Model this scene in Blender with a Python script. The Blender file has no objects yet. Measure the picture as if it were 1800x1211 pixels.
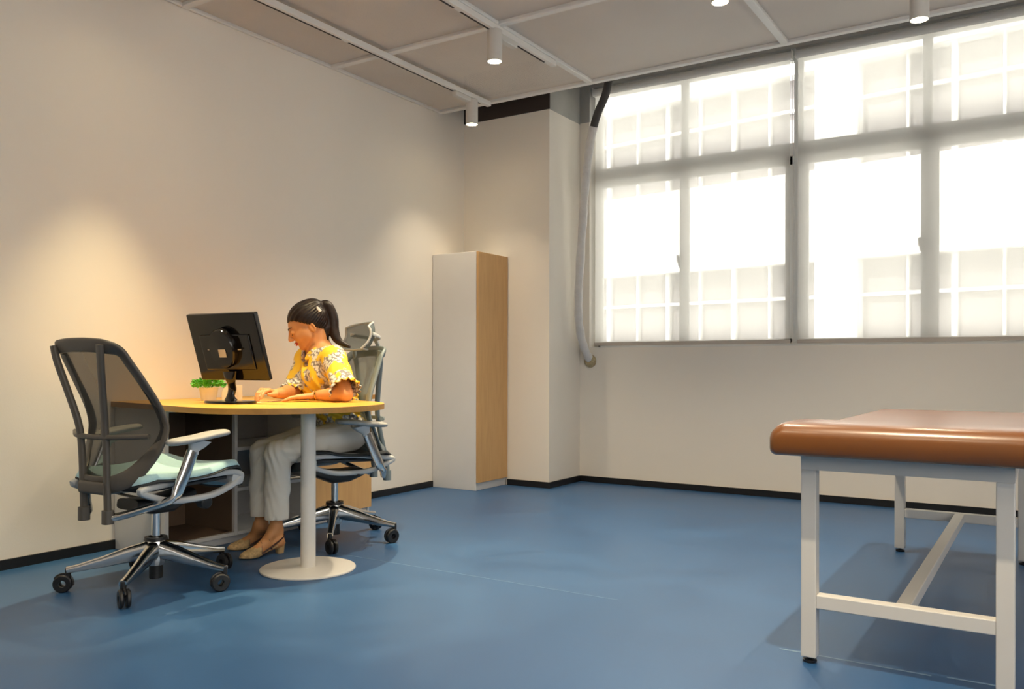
import bpy, bmesh, math, random
import numpy as np
from mathutils import Vector, Matrix
import openvdb as vdb

random.seed(4)
R = math.radians
SC = bpy.context.scene
COL = SC.collection

# ------------------------------------------------------------------ camera
cam_d = bpy.data.cameras.new('camera')
cam = bpy.data.objects.new('camera', cam_d)
COL.objects.link(cam)
SC.camera = cam
cam_d.sensor_fit = 'HORIZONTAL'
cam_d.sensor_width = 36.0
cam_d.lens = 1485.0 / 1800.0 * 36.0
cam_d.shift_y = 36.85 / 1800.0
cam.location = (3.917, 0.0, 0.91)
YAW, ROLL = -0.5684, 0.0015
_f = Vector((math.sin(YAW), math.cos(YAW), 0)); _r = Vector((math.cos(YAW), -math.sin(YAW), 0)); _u = _r.cross(_f)
_c, _s = math.cos(ROLL), math.sin(ROLL)
_r2 = _r * _c + _u * _s; _u2 = _u * _c - _r * _s
cam.matrix_world = Matrix.Translation(cam.location) @ Matrix((_r2, _u2, -_f)).transposed().to_4x4()
cam_d.clip_start = 0.05; cam_d.clip_end = 200

# ------------------------------------------------------------------ view, world, sun
SC.view_settings.view_transform = 'Standard'
SC.view_settings.look = 'None'
SC.view_settings.gamma = 1.0
SC.view_settings.use_curve_mapping = False
SC.view_settings.exposure = 1.05
SC.cycles.use_denoising = True
SC.cycles.max_bounces = 10
SC.cycles.diffuse_bounces = 6
SC.cycles.transparent_max_bounces = 12
SC.cycles.sample_clamp_indirect = 8.0
SC.cycles.caustics_reflective = False
SC.cycles.caustics_refractive = False

W_ = bpy.data.worlds.new('sky'); SC.world = W_; W_.use_nodes = True
_bg = W_.node_tree.nodes['Background']
_bg.inputs[0].default_value = (1.0, 0.98, 0.95, 1)
_bg.inputs[1].default_value = 2.4
sun_d = bpy.data.lights.new('sun', 'SUN'); sun_d.energy = 7.0; sun_d.angle = R(1.0); sun_d.color = (1.0, 0.96, 0.9)
sun = bpy.data.objects.new('sun', sun_d); COL.objects.link(sun)
sun.rotation_euler = Vector((0.25, 0.62, -0.74)).to_track_quat('-Z', 'Y').to_euler()
sun.location = (0, -10, 20)
_pd = bpy.data.lights.new('window_portal', 'AREA'); _pd.shape = 'RECTANGLE'; _pd.size = 4.75; _pd.size_y = 2.0
_pd.cycles.is_portal = True
_po = bpy.data.objects.new('window_portal', _pd); COL.objects.link(_po)
_po.location = (3.24, 6.2, 2.06); _po.rotation_euler = (R(-90), 0, 0)

_p2 = bpy.data.lights.new('fill_window_portal', 'AREA'); _p2.shape = 'RECTANGLE'; _p2.size = 5.2; _p2.size_y = 1.85  # sampling portal of the added fill window
_p2.cycles.is_portal = True
_po2 = bpy.data.objects.new('fill_window_portal', _p2); COL.objects.link(_po2)
_po2.location = (6.42, 0.7, 1.825); _po2.rotation_euler = (R(90), 0, R(90))
LAMP_W = 105.0          # one ceiling spotlight
LAMP_COL = (1.0, 0.84, 0.60)

# ------------------------------------------------------------------ materials
def hexc(r, g, b):
    def l(v):
        v /= 255.0
        return v / 12.92 if v <= 0.04045 else ((v + 0.055) / 1.055) ** 2.4
    return (l(r), l(g), l(b), 1)

def mat(name, col, rough=0.6, metal=0.0, var=0.04, scale=8.0, bump=0.0, bscale=60.0, coat=0.0, spec=0.5, emit=None, sheen=0.0, stretch=None):
    m = bpy.data.materials.new(name); m.use_nodes = True
    nt = m.node_tree; b = nt.nodes['Principled BSDF']
    b.inputs['Roughness'].default_value = rough; b.inputs['Metallic'].default_value = metal
    b.inputs['Specular IOR Level'].default_value = spec
    b.inputs['Coat Weight'].default_value = coat
    b.inputs['Sheen Weight'].default_value = sheen
    tc = nt.nodes.new('ShaderNodeTexCoord')
    src = tc.outputs['Object']
    if stretch:
        mp = nt.nodes.new('ShaderNodeMapping'); mp.inputs['Scale'].default_value = stretch
        nt.links.new(src, mp.inputs[0]); src = mp.outputs[0]
    n = nt.nodes.new('ShaderNodeTexNoise'); n.inputs['Scale'].default_value = scale; n.inputs['Detail'].default_value = 4
    nt.links.new(src, n.inputs['Vector'])
    mr = nt.nodes.new('ShaderNodeMapRange'); mr.inputs[1].default_value = 0.3; mr.inputs[2].default_value = 0.7
    mr.inputs[3].default_value = 1 - var; mr.inputs[4].default_value = 1 + var
    nt.links.new(n.outputs[0], mr.inputs[0])
    vm = nt.nodes.new('ShaderNodeVectorMath'); vm.operation = 'SCALE'
    vm.inputs[0].default_value = col[:3]; nt.links.new(mr.outputs[0], vm.inputs['Scale'])
    nt.links.new(vm.outputs[0], b.inputs['Base Color'])
    if bump:
        n2 = nt.nodes.new('ShaderNodeTexNoise'); n2.inputs['Scale'].default_value = bscale
        nt.links.new(src, n2.inputs['Vector'])
        bp = nt.nodes.new('ShaderNodeBump'); bp.inputs['Strength'].default_value = bump; bp.inputs['Distance'].default_value = 0.01
        nt.links.new(n2.outputs[0], bp.inputs['Height']); nt.links.new(bp.outputs[0], b.inputs['Normal'])
    if emit:
        b.inputs['Emission Color'].default_value = emit[0]; b.inputs['Emission Strength'].default_value = emit[1]
    return m

M = {}
M['wall'] = mat('wall_paint', (0.84, 0.78, 0.69), 0.85, var=0.012, scale=1.5, bump=0.03, bscale=120, spec=0.2)
M['concrete'] = mat('raw_grey_concrete', (0.42, 0.41, 0.38), 0.9, var=0.1, scale=5, bump=0.1, spec=0.2)
M['shade_dark'] = mat('unlit_concrete_shade', (0.045, 0.032, 0.026), 0.8)  # darkness of the unlit pillar front, put into the colour
M['black'] = mat('black_skirting', (0.006, 0.006, 0.007), 0.45)
M['white_lam'] = mat('white_laminate', (0.74, 0.72, 0.69), 0.42, var=0.01)
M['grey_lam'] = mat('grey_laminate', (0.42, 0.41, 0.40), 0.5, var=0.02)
M['white_metal'] = mat('white_powder_coat', (0.68, 0.65, 0.60), 0.38, var=0.01)
M['grid'] = mat('white_ceiling_bar', (0.80, 0.78, 0.74), 0.5, var=0.01)
M['slot'] = mat('dark_slot', (0.02, 0.014, 0.012), 0.6)
M['chrome'] = mat('polished_aluminium', (0.75, 0.74, 0.72), 0.13, metal=1.0, var=0.02)
M['black_pl'] = mat('black_plastic', (0.012, 0.012, 0.013), 0.4)
M['frame_shaded'] = mat('shaded_grey_chair_plastic', (0.085, 0.074, 0.062), 0.42, var=0.03)  # grey plastic with the backlit chair's warm shade mixed into the colour
M['light_pl'] = mat('light_grey_plastic', (0.50, 0.51, 0.51), 0.38, var=0.02)
M['pad_pl'] = mat('armrest_grey', (0.36, 0.36, 0.35), 0.5, var=0.02)
M['seat_fab'] = mat('pale_blue_fabric', (0.36, 0.58, 0.66), 0.85, var=0.05, scale=200, bump=0.15, bscale=600, sheen=0.3)
M['seat_edge'] = mat('black_seat_edge', (0.02, 0.025, 0.03), 0.7)
M['leather'] = mat('brown_leather', (0.17, 0.052, 0.003), 0.45, var=0.06, scale=5, bump=0.01, bscale=260, spec=0.4, coat=0.8)
M['leather'].node_tree.nodes['Principled BSDF'].inputs['Coat Roughness'].default_value = 0.26
M['glossblack'] = mat('glossy_black_plastic', (0.006, 0.005, 0.005), 0.12, var=0.0, spec=0.5)
M['screen'] = mat('dark_screen', (0.01, 0.011, 0.013), 0.2)
M['sticker'] = mat('silver_sticker', (0.5, 0.46, 0.38), 0.5)
M['skin'] = mat('skin', (0.60, 0.275, 0.105), 0.5, var=0.03, scale=14, bump=0.02, bscale=200)
M['hair'] = mat('dark_brown_hair', (0.014, 0.006, 0.004), 0.42, var=0.5, scale=30, bump=0.12, bscale=90, spec=0.35)
M['lip'] = mat('red_lips', (0.45, 0.03, 0.03), 0.4)
M['lash'] = mat('dark_lash', (0.03, 0.015, 0.01), 0.7)
M['trousers'] = mat('cream_cotton', (0.86, 0.83, 0.76), 0.8, var=0.03, scale=9, bump=0.2, bscale=22)
M['gold'] = mat('gold_metal', (0.9, 0.55, 0.15), 0.25, metal=1.0)
M['shoe'] = mat('woven_tan_leather', (0.55, 0.37, 0.17), 0.55, var=0.25, scale=90, bump=0.5, bscale=160)
M['strap'] = mat('dark_brown_strap', (0.06, 0.018, 0.01), 0.4)
M['heel'] = mat('tan_heel', (0.50, 0.33, 0.15), 0.5)
M['hose'] = mat('white_pipe_lagging', (0.72, 0.69, 0.66), 0.75, var=0.05, scale=20, bump=0.5, bscale=40)
M['hose_dark'] = mat('black_foam_lagging', (0.07, 0.065, 0.06), 0.8, var=0.1)
M['putty'] = mat('yellowed_putty', (0.42, 0.34, 0.20), 0.8, var=0.2, scale=60, bump=0.5)
M['alu'] = mat('white_window_frame', (0.80, 0.80, 0.78), 0.4, var=0.01)
M['bar_beige'] = mat('beige_blind_bar', (0.52, 0.47, 0.42), 0.5)
M['pot'] = mat('cream_pot', (0.85, 0.80, 0.66), 0.5)
M['soil'] = mat('soil', (0.04, 0.025, 0.015), 0.9)
M['leaf'] = mat('bright_green_leaf', (0.10, 0.42, 0.03), 0.5, var=0.35, scale=40)
M['card'] = mat('cream_card', (0.80, 0.74, 0.62), 0.6)
M['ink'] = mat('dark_ink', (0.05, 0.035, 0.03), 0.6)
M['facade'] = mat('white_facade', (0.82, 0.80, 0.76), 0.8, var=0.02)
M['ground'] = mat('pale_paving', (0.45, 0.44, 0.42), 0.9)
M['duct'] = mat('reddish_duct', (0.30, 0.16, 0.13), 0.7)
M['slab'] = mat('soffit_grey', (0.55, 0.52, 0.48), 0.85, var=0.05)
M['shade_in'] = mat('compartment_shade_brown', (0.17, 0.11, 0.07), 0.55, var=0.05)  # shade of the open desk compartment, put into the colour

def wood(name, c1, c2, rough=0.4, sc=(1.5, 14, 14)):
    m = mat(name, c1, rough); nt = m.node_tree; b = nt.nodes['Principled BSDF']
    tc = nt.nodes.new('ShaderNodeTexCoord'); mp = nt.nodes.new('ShaderNodeMapping'); mp.inputs['Scale'].default_value = sc
    n = nt.nodes.new('ShaderNodeTexNoise'); n.inputs['Scale'].default_value = 3; n.inputs['Detail'].default_value = 8; n.inputs['Distortion'].default_value = 0.6
    cr = nt.nodes.new('ShaderNodeValToRGB'); cr.color_ramp.elements[0].color = c2; cr.color_ramp.elements[1].color = c1
    cr.color_ramp.elements[0].position = 0.3; cr.color_ramp.elements[1].position = 0.62
    nt.links.new(tc.outputs['Object'], mp.inputs[0]); nt.links.new(mp.outputs[0], n.inputs['Vector'])
    nt.links.new(n.outputs[0], cr.inputs[0]); nt.links.new(cr.outputs[0], b.inputs['Base Color'])
    return m
M['desk_wood'] = wood('oak_desk_veneer', (0.72, 0.385, 0.055, 1), (0.65, 0.335, 0.045, 1), 0.38)
M['desk_edge'] = wood('oak_edge_band', (0.50, 0.25, 0.06, 1), (0.43, 0.21, 0.05, 1), 0.45)
M['door_wood'] = wood('oak_door_veneer', (0.60, 0.36, 0.15, 1), (0.54, 0.315, 0.125, 1), 0.42, (14, 14, 1.2))

def floor_mat():
    m = mat('blue_vinyl_floor', (0.1, 0.25, 0.45), 0.3); nt = m.node_tree; b = nt.nodes['Principled BSDF']
    tc = nt.nodes.new('ShaderNodeTexCoord')
    n = nt.nodes.new('ShaderNodeTexNoise'); n.inputs['Scale'].default_value = 1.7; n.inputs['Detail'].default_value = 7; n.inputs['Roughness'].default_value = 0.6; n.inputs['Distortion'].default_value = 1.2
    nt.links.new(tc.outputs['Object'], n.inputs['Vector'])
    cr = nt.nodes.new('ShaderNodeValToRGB'); e = cr.color_ramp.elements
    e[0].position = 0.3; e[0].color = (0.014, 0.072, 0.190, 1); e[1].position = 0.72; e[1].color = (0.027, 0.104, 0.250, 1)
    nt.links.new(n.outputs[0], cr.inputs[0]); nt.links.new(cr.outputs[0], b.inputs['Base Color'])
    r2 = nt.nodes.new('ShaderNodeMapRange'); r2.inputs[3].default_value = 0.36; r2.inputs[4].default_value = 0.50; b.inputs['Specular IOR Level'].default_value = 0.9
    nt.links.new(n.outputs[0], r2.inputs[0]); nt.links.new(r2.outputs[0], b.inputs['Roughness'])
    n2 = nt.nodes.new('ShaderNodeTexNoise'); n2.inputs['Scale'].default_value = 250
    nt.links.new(tc.outputs['Object'], n2.inputs['Vector'])
    bp = nt.nodes.new('ShaderNodeBump'); bp.inputs['Strength'].default_value = 0.03; bp.inputs['Distance'].default_value = 0.003
    nt.links.new(n2.outputs[0], bp.inputs['Height']); nt.links.new(bp.outputs[0], b.inputs['Normal'])
    return m
M['floor'] = floor_mat()
M['seam'] = mat('pale_weld_seam', (0.20, 0.30, 0.42), 0.5)

def perforated():
    m = mat('perforated_metal', (0.78, 0.71, 0.64), 0.55, var=0.03, scale=2); nt = m.node_tree
    b = nt.nodes['Principled BSDF']; out = nt.nodes['Material Output']
    tc = nt.nodes.new('ShaderNodeTexCoord'); sx = nt.nodes.new('ShaderNodeSeparateXYZ'); nt.links.new(tc.outputs['Object'], sx.inputs[0])
    k = 2 * math.pi / 0.009
    outs = []
    for i in (0, 1):
        a = nt.nodes.new('ShaderNodeMath'); a.operation = 'MULTIPLY'; a.inputs[1].default_value = k; nt.links.new(sx.outputs[i], a.inputs[0])
        s = nt.nodes.new('ShaderNodeMath'); s.operation = 'SINE'; nt.links.new(a.outputs[0], s.inputs[0]); outs.append(s)
    p = nt.nodes.new('ShaderNodeMath'); p.operation = 'MULTIPLY'; nt.links.new(outs[0].outputs[0], p.inputs[0]); nt.links.new(outs[1].outputs[0], p.inputs[1])
    g = nt.nodes.new('ShaderNodeMath'); g.operation = 'GREATER_THAN'; g.inputs[1].default_value = 0.38; nt.links.new(p.outputs[0], g.inputs[0])
    tr = nt.nodes.new('ShaderNodeBsdfTransparent'); mx = nt.nodes.new('ShaderNodeMixShader')
    nt.links.new(g.outputs[0], mx.inputs[0]); nt.links.new(b.outputs[0], mx.inputs[1]); nt.links.new(tr.outputs[0], mx.inputs[2]); nt.links.new(mx.outputs[0], out.inputs[0])
    return m
M['perf'] = perforated()

def seethrough(name, col, alpha, rough=0.7, transl=0.0, tcol=(1, 1, 1, 1)):
    m = mat(name, col, rough, var=0.03, scale=300); nt = m.node_tree
    b = nt.nodes['Principled BSDF']; out = nt.nodes['Material Output']
    last = b.outputs[0]
    if transl:
        t = nt.nodes.new('ShaderNodeBsdfTranslucent'); t.inputs[0].default_value = tcol
        m0 = nt.nodes.new('ShaderNodeMixShader'); m0.inputs[0].default_value = transl
        nt.links.new(last, m0.inputs[1]); nt.links.new(t.outputs[0], m0.inputs[2]); last = m0.outputs[0]
    tr = nt.nodes.new('ShaderNodeBsdfTransparent'); mx = nt.nodes.new('ShaderNodeMixShader'); mx.inputs[0].default_value = alpha
    nt.links.new(last, mx.inputs[1]); nt.links.new(tr.outputs[0], mx.inputs[2]); nt.links.new(mx.outputs[0], out.inputs[0])
    return m
M['mesh'] = seethrough('grey_chair_mesh', (0.022, 0.021, 0.020), 0.16, 0.8)
M['blind'] = seethrough('white_sunscreen_fabric', (0.80, 0.78, 0.76), 0.19, 0.9, 0.80, (0.77, 0.75, 0.715, 1))

def glass():
    m = bpy.data.materials.new('window_glass'); m.use_nodes = True; nt = m.node_tree; nt.nodes.clear()
    out = nt.nodes.new('ShaderNodeOutputMaterial'); tr = nt.nodes.new('ShaderNodeBsdfTransparent'); tr.inputs[0].default_value = (0.93, 0.95, 0.94, 1)
    gl = nt.nodes.new('ShaderNodeBsdfGlossy'); gl.inputs['Roughness'].default_value = 0.02
    fr = nt.nodes.new('ShaderNodeFresnel'); fr.inputs[0].default_value = 1.45
    mx = nt.nodes.new('ShaderNodeMixShader'); nt.links.new(fr.outputs[0], mx.inputs[0]); nt.links.new(tr.outputs[0], mx.inputs[1]); nt.links.new(gl.outputs[0], mx.inputs[2])
    nt.links.new(mx.outputs[0], out.inputs[0]); return m
M['glass'] = glass()
M['farglass'] = mat('dark_facade_glass', (0.20, 0.18, 0.18), 0.3, var=0.1, scale=1)

def floral():
    m = mat('yellow_floral_print', (0.9, 0.6, 0.05), 0.7, bump=0.12, bscale=30); nt = m.node_tree; b = nt.nodes['Principled BSDF']
    tc = nt.nodes.new('ShaderNodeTexCoord')
    n1 = nt.nodes.new('ShaderNodeTexNoise'); n1.inputs['Scale'].default_value = 15; n1.inputs['Detail'].default_value = 2.5
    v = nt.nodes.new('ShaderNodeTexVoronoi'); v.inputs['Scale'].default_value = 75; v.feature = 'F1'
    nt.links.new(tc.outputs['Object'], n1.inputs['Vector']); nt.links.new(tc.outputs['Object'], v.inputs['Vector'])
    vr = nt.nodes.new('ShaderNodeValToRGB'); e = vr.color_ramp.elements
    e[0].position = 0.0; e[0].color = (0.85, 0.75, 0.28, 1); e[1].position = 0.62; e[1].color = (0.20, 0.18, 0.17, 1)
    k = e.new(0.30); k.color = (0.66, 0.64, 0.62, 1)
    k = e.new(0.46); k.color = (0.60, 0.58, 0.58, 1)
    nt.links.new(v.outputs['Distance'], vr.inputs[0])
    mr = nt.nodes.new('ShaderNodeMapRange'); mr.inputs[1].default_value = 0.475; mr.inputs[2].default_value = 0.52
    nt.links.new(n1.outputs[0], mr.inputs[0])
    mx = nt.nodes.new('ShaderNodeMix'); mx.data_type = 'RGBA'; nt.links.new(mr.outputs[0], mx.inputs[0])
    mx.inputs[6].default_value = (0.80, 0.52, 0.025, 1); nt.links.new(vr.outputs[0], mx.inputs[7])
    nt.links.new(mx.outputs[2], b.inputs['Base Color'])
    return m
M['floral'] = floral()

# ------------------------------------------------------------------ mesh builder
class MB:
    def __init__(s): s.v = []; s.f = []
    def add(s, v, f):
        o = len(s.v); s.v += [tuple(p) for p in v]; s.f += [tuple(i + o for i in q) for q in f]; return s
    def box(s, a, b):
        (x0, y0, z0), (x1, y1, z1) = a, b
        x0, x1 = min(x0, x1), max(x0, x1); y0, y1 = min(y0, y1), max(y0, y1); z0, z1 = min(z0, z1), max(z0, z1)
        v = [(x0, y0, z0), (x1, y0, z0), (x1, y1, z0), (x0, y1, z0), (x0, y0, z1), (x1, y0, z1), (x1, y1, z1), (x0, y1, z1)]
        return s.add(v, [(0, 3, 2, 1), (4, 5, 6, 7), (0, 1, 5, 4), (1, 2, 6, 5), (2, 3, 7, 6), (3, 0, 4, 7)])
    def obox(s, c, ax, ay, az, hx, hy, hz):
        c, ax, ay, az = map(Vector, (c, ax, ay, az))
        v = [c + ax * (hx * i) + ay * (hy * j) + az * (hz * k) for k in (-1, 1) for j, i in ((-1, -1), (-1, 1), (1, 1), (1, -1))]
        return s.add(v, [(0, 3, 2, 1), (4, 5, 6, 7), (0, 1, 5, 4), (1, 2, 6, 5), (2, 3, 7, 6), (3, 0, 4, 7)])
    def prism(s, pts, z0, z1):
        n = len(pts); v = [(x, y, z0) for x, y in pts] + [(x, y, z1) for x, y in pts]
        return s.add(v, [tuple(range(n - 1, -1, -1)), tuple(range(n, 2 * n))] + [(i, (i + 1) % n, n + (i + 1) % n, n + i) for i in range(n)])
    def lathe(s, prof, c=(0, 0, 0), n=32, axis='Z'):
        v = []; f = []; m = len(prof)
        for i in range(n):
            a = 2 * math.pi * i / n
            for r, z in prof:
                p = (r * math.cos(a), r * math.sin(a), z)
                if axis == 'X': p = (p[2], p[0], p[1])
                if axis == 'Y': p = (p[1], p[2], p[0])
                v.append((p[0] + c[0], p[1] + c[1], p[2] + c[2]))
        for i in range(n):
            j = (i + 1) % n
            for k in range(m - 1):
                f.append((i * m + k, j * m + k, j * m + k + 1, i * m + k + 1))
        return s.add(v, f)
    def sweep(s, path, a, b, up=(0, 0, 1), closed=False, n=12, pw=2.0, caps=True):
        """path swept with a super-ellipse; a = half size across (t x up), b = half size along up"""
        P = [Vector(p) for p in path]; L = len(P); up = Vector(up)
        A = a if isinstance(a, (list, tuple)) else [a] * L; B = b if isinstance(b, (list, tuple)) else [b] * L
        v = []; f = []
        for i, p in enumerate(P):
            if closed: t = P[(i + 1) % L] - P[i - 1]
            else: t = P[min(i + 1, L - 1)] - P[max(i - 1, 0)]
            t.normalize()
            u = up - t * up.dot(t)
            if u.length < 1e-3: u = Vector((1, 0, 0)) - t * t.x
            u.normalize(); w = t.cross(u)
            for k in range(n):
                q = 2 * math.pi * (k + 0.5) / n; c, d = math.cos(q), math.sin(q)
                c = math.copysign(abs(c) ** (2 / pw), c); d = math.copysign(abs(d) ** (2 / pw), d)
                v.append(p + w * (A[i] * c) + u * (B[i] * d))
        for i in range(L if closed else L - 1):
            j = (i + 1) % L
            for k in range(n):
                l = (k + 1) % n; f.append((i * n + k, i * n + l, j * n + l, j * n + k))
        if not closed and caps:
            f.append(tuple(range(n - 1, -1, -1))); f.append(tuple(range((L - 1) * n, L * n)))
        return s.add(v, f)
    def tube(s, p0, p1, r0, r1=None, n=16):
        return s.sweep([p0, p1], [r0, r1 if r1 is not None else r0], [r0, r1 if r1 is not None else r0], n=n, up=(0, 0, 1) if abs((Vector(p1) - Vector(p0)).normalized().z) < 0.95 else (1, 0, 0))
    def grid(s, fn, nu, nv, thick=None):
        v = [fn(i / nu, j / nv) for i in range(nu + 1) for j in range(nv + 1)]
        f = [(i * (nv + 1) + j, (i + 1) * (nv + 1) + j, (i + 1) * (nv + 1) + j + 1, i * (nv + 1) + j + 1) for i in range(nu) for j in range(nv)]
        return s.add(v, f)
    def build(s, name, m, parent=None, off=None, bevel=0.0, smooth=35, seg=2, origin=None):
        off = Vector(off) if off is not None else Vector((0, 0, 0))
        if parent is None and origin is None:
            xs = [p[0] for p in s.v]; ys = [p[1] for p in s.v]; zs = [p[2] for p in s.v]
            origin = ((min(xs) + max(xs)) / 2, (min(ys) + max(ys)) / 2, min(zs))
        og = Vector(origin) if origin is not None else Vector((0, 0, 0))
        me = bpy.data.meshes.new(name)
        me.from_pydata([Vector(p) - off - og for p in s.v], [], s.f); me.update()
        bm = bmesh.new(); bm.from_mesh(me); bmesh.ops.recalc_face_normals(bm, faces=bm.faces); bm.to_mesh(me); bm.free()
        o = bpy.data.objects.new(name, me); COL.objects.link(o)
        if parent is not None: o.parent = parent
        o.location = og
        me.materials.append(m)
        if smooth:
            me.shade_smooth(); me.set_sharp_from_angle(angle=R(smooth))
        if bevel:
            md = o.modifiers.new('bevel', 'BEVEL'); md.width = bevel; md.segments = seg; md.limit_method = 'ANGLE'; md.angle_limit = R(40)
            md.harden_normals = False
        return o

def tag(o, label=None, cat=None, group=None, kind=None):
    if label: o['label'] = label
    if cat: o['category'] = cat
    if group: o['group'] = group
    if kind: o['kind'] = kind
    return o
def thing(name, loc, rz=0.0, label=None, cat=None, group=None, kind=None):
    o = bpy.data.objects.new(name, None); COL.objects.link(o); o.location = loc; o.rotation_euler = (0, 0, rz)
    o.empty_display_size = 0.1
    return tag(o, label, cat, group, kind)
KIDS = {}
def kids(o): return [c for c in bpy.data.objects if c.parent is o]
def copy_tree(o, parent=None, skip=()):
    c = o.copy(); COL.objects.link(c); c.parent = parent
    for ch in kids(o):
        if ch.name.split('.')[0] in skip: continue
        copy_tree(ch, c, skip)
    return c
def crom(pts, n=6, closed=False):
    P = [Vector(p) for p in pts]; L = len(P); out = []
    rng = range(L if closed else L - 1)
    for i in rng:
        if closed: p0, p1, p2, p3 = P[i - 1], P[i], P[(i + 1) % L], P[(i + 2) % L]
        else: p0, p1, p2, p3 = P[max(i - 1, 0)], P[i], P[i + 1], P[min(i + 2, L - 1)]
        for k in range(n):
            t = k / n
            out.append(0.5 * ((2 * p1) + (p2 - p0) * t + (2 * p0 - 5 * p1 + 4 * p2 - p3) * t * t + (3 * p1 - p0 - 3 * p2 + p3) * t ** 3))
    if not closed: out.append(P[-1])
    return out
def interp(x, xs, ys): return float(np.interp(x, xs, ys))

# ------------------------------------------------------------------ room shell
D = 5.905; XR = 6.2; YB = -2.6; ZS = 3.2; ZC = 2.817; T = 0.26
WX0, WX1, WZ0, WZ1 = 0.865, 5.62, 1.048, 3.085
b = MB().box((-0.3, YB - 0.3, -0.15), (XR + 0.3, D + T, 0)); tag(b.build('floor', M['floor'], smooth=0, origin=(0, 0, 0)), kind='structure')
b = MB().box((-0.3, YB - 0.3, ZS), (XR + 0.3, D + T, ZS + 0.2)); ceil = tag(b.build('ceiling', M['slab'], smooth=0, origin=(0, 0, 0)), kind='structure')
tag(MB().box((-0.2, YB - 0.2, 0), (0, D + T, ZS)).build('wall_left', M['wall'], smooth=0), kind='structure')
RY0, RY1, RZ0, RZ1 = -1.9, 3.3, 0.9, 2.75     # added unseen window in the right-hand wall, daylight fill for the room
tag(MB().box((XR, YB - 0.2, 0), (XR + 0.2, D + T, RZ0)).box((XR, YB - 0.2, RZ1), (XR + 0.2, D + T, ZS)).box((XR, YB - 0.2, RZ0), (XR + 0.2, RY0, RZ1)).box((XR, RY1, RZ0), (XR + 0.2, D + T, RZ1)).build('wall_right', M['wall'], smooth=0, origin=(XR, 0, 0)), kind='structure')
_w2 = MB().box((XR + 0.06, RY0, RZ0), (XR + 0.11, RY1, RZ0 + 0.04)).box((XR + 0.06, RY0, RZ1 - 0.04), (XR + 0.11, RY1, RZ1))
for _k in range(5):
    _y = RY0 + (RY1 - RY0 - 0.05) * _k / 4; _w2.box((XR + 0.06, _y, RZ0), (XR + 0.11, _y + 0.05, RZ1))
tag(_w2.build('window_added_fill', M['alu'], smooth=0), kind='structure')  # frame of the added window that lets in fill daylight
tag(MB().box((0, YB - 0.2, 0), (XR, YB, ZS)).build('wall_front', M['wall'], smooth=0), kind='structure')
wb = MB().box((0, D, 0), (XR, D + T, WZ0)).box((0, D, WZ0), (WX0, D + T, ZC)).box((WX1, D, WZ0), (XR, D + T, ZC))
wall_back = tag(wb.build('wall_back', M['wall'], smooth=0, origin=(0, D, 0)), kind='structure')
wu = MB().box((0, D, WZ1), (XR, D + T, ZS)).box((0, D, ZC), (WX0, D + T, WZ1)).box((WX1, D, ZC), (XR, D + T, WZ1))
wu.build('unpainted_upper_wall', M['concrete'], parent=wall_back, off=(0, D, 0), smooth=0)
# pillar in the corner, painted up to the level of the hung ceiling
pil = tag(MB().box((0, 5.422, 0), (0.78, D, 2.81)).build('wall_pillar', M['wall'], smooth=0, origin=(0.39, 5.6, 0)), kind='structure')
MB().box((0, 5.43, 2.81), (0.78, D, ZS)).build('unpainted_top', M['concrete'], parent=pil, off=(0.39, 5.6, 0), smooth=0)
MB().box((0, 5.4225, 2.815), (0.779, 5.43, ZS)).build('painted_shade_band', M['shade_dark'], parent=pil, off=(0.39, 5.6, 0), smooth=0)  # thin sheet painting the shade on the pillar front above the ceiling
# skirting boards
SB = 0.045
tag(MB().box((0, YB, 0), (0.012, 2.468, SB)).box((0, 3.905, 0), (0.012, 5.018, SB)).build('baseboard_left', M['black'], smooth=0), kind='structure')
tag(MB().box((0.42, 5.410, 0), (0.792, 5.422, SB)).box((0.78, 5.422, 0), (0.792, D - 0.012, SB)).build('baseboard_pillar', M['black'], smooth=0), kind='structure')
tag(MB().box((0.792, D - 0.012, 0), (XR, D, SB)).build('baseboard_back', M['black'], smooth=0), kind='structure')
tag(MB().box((XR - 0.012, YB, 0), (XR, D - 0.012, SB)).build('baseboard_right', M['black'], smooth=0), kind='structure')
# welded seams of the floor sheet
tag(MB().box((0.42, 2.986, 0.0), (2.50, 2.9885, 0.0006)).build('trim_1', M['seam'], smooth=0), kind='structure')
tag(MB().box((3.18, 2.752, 0.0), (3.62, 2.760, 0.0006)).box((3.66, 2.764, 0.0), (4.6, 2.772, 0.0006)).build('trim_2', M['seam'], smooth=0), kind='structure')

# ------------------------------------------------------------------ hung ceiling of perforated panels
grid = thing('trim_3', (0, 0, ZC), kind='structure')
GX = [0.0, 1.287, 2.58, 3.87, 5.16, XR]
GY = [5.10, 3.96, 2.86, 1.76, 0.66, -0.44, -1.54, YB]
def gbox(a, b_, name='grid_bar', m='grid', bev=0.004):
    return MB().box(a, b_).build(name, M[m], parent=grid, off=(0, 0, ZC), smooth=0, bevel=bev, seg=1)
for i, x in enumerate(GX):
    w = 0.022
    gbox((max(x - w, 0.001), YB, ZC), (min(x + w, XR - 0.001), 5.10, ZC + 0.05))
for y in GY[:-1]:
    gbox((0.001, y - 0.022, ZC - 0.0015), (XR, y + 0.022, ZC + 0.048))
for i in range(len(GX) - 1):
    for j in range(len(GY) - 1):
        gbox((GX[i] + 0.024, GY[j + 1] + 0.024, ZC + 0.018), (GX[i + 1] - 0.024, GY[j] - 0.024, ZC + 0.0195), 'ceiling_panel', 'perf', 0)
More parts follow.
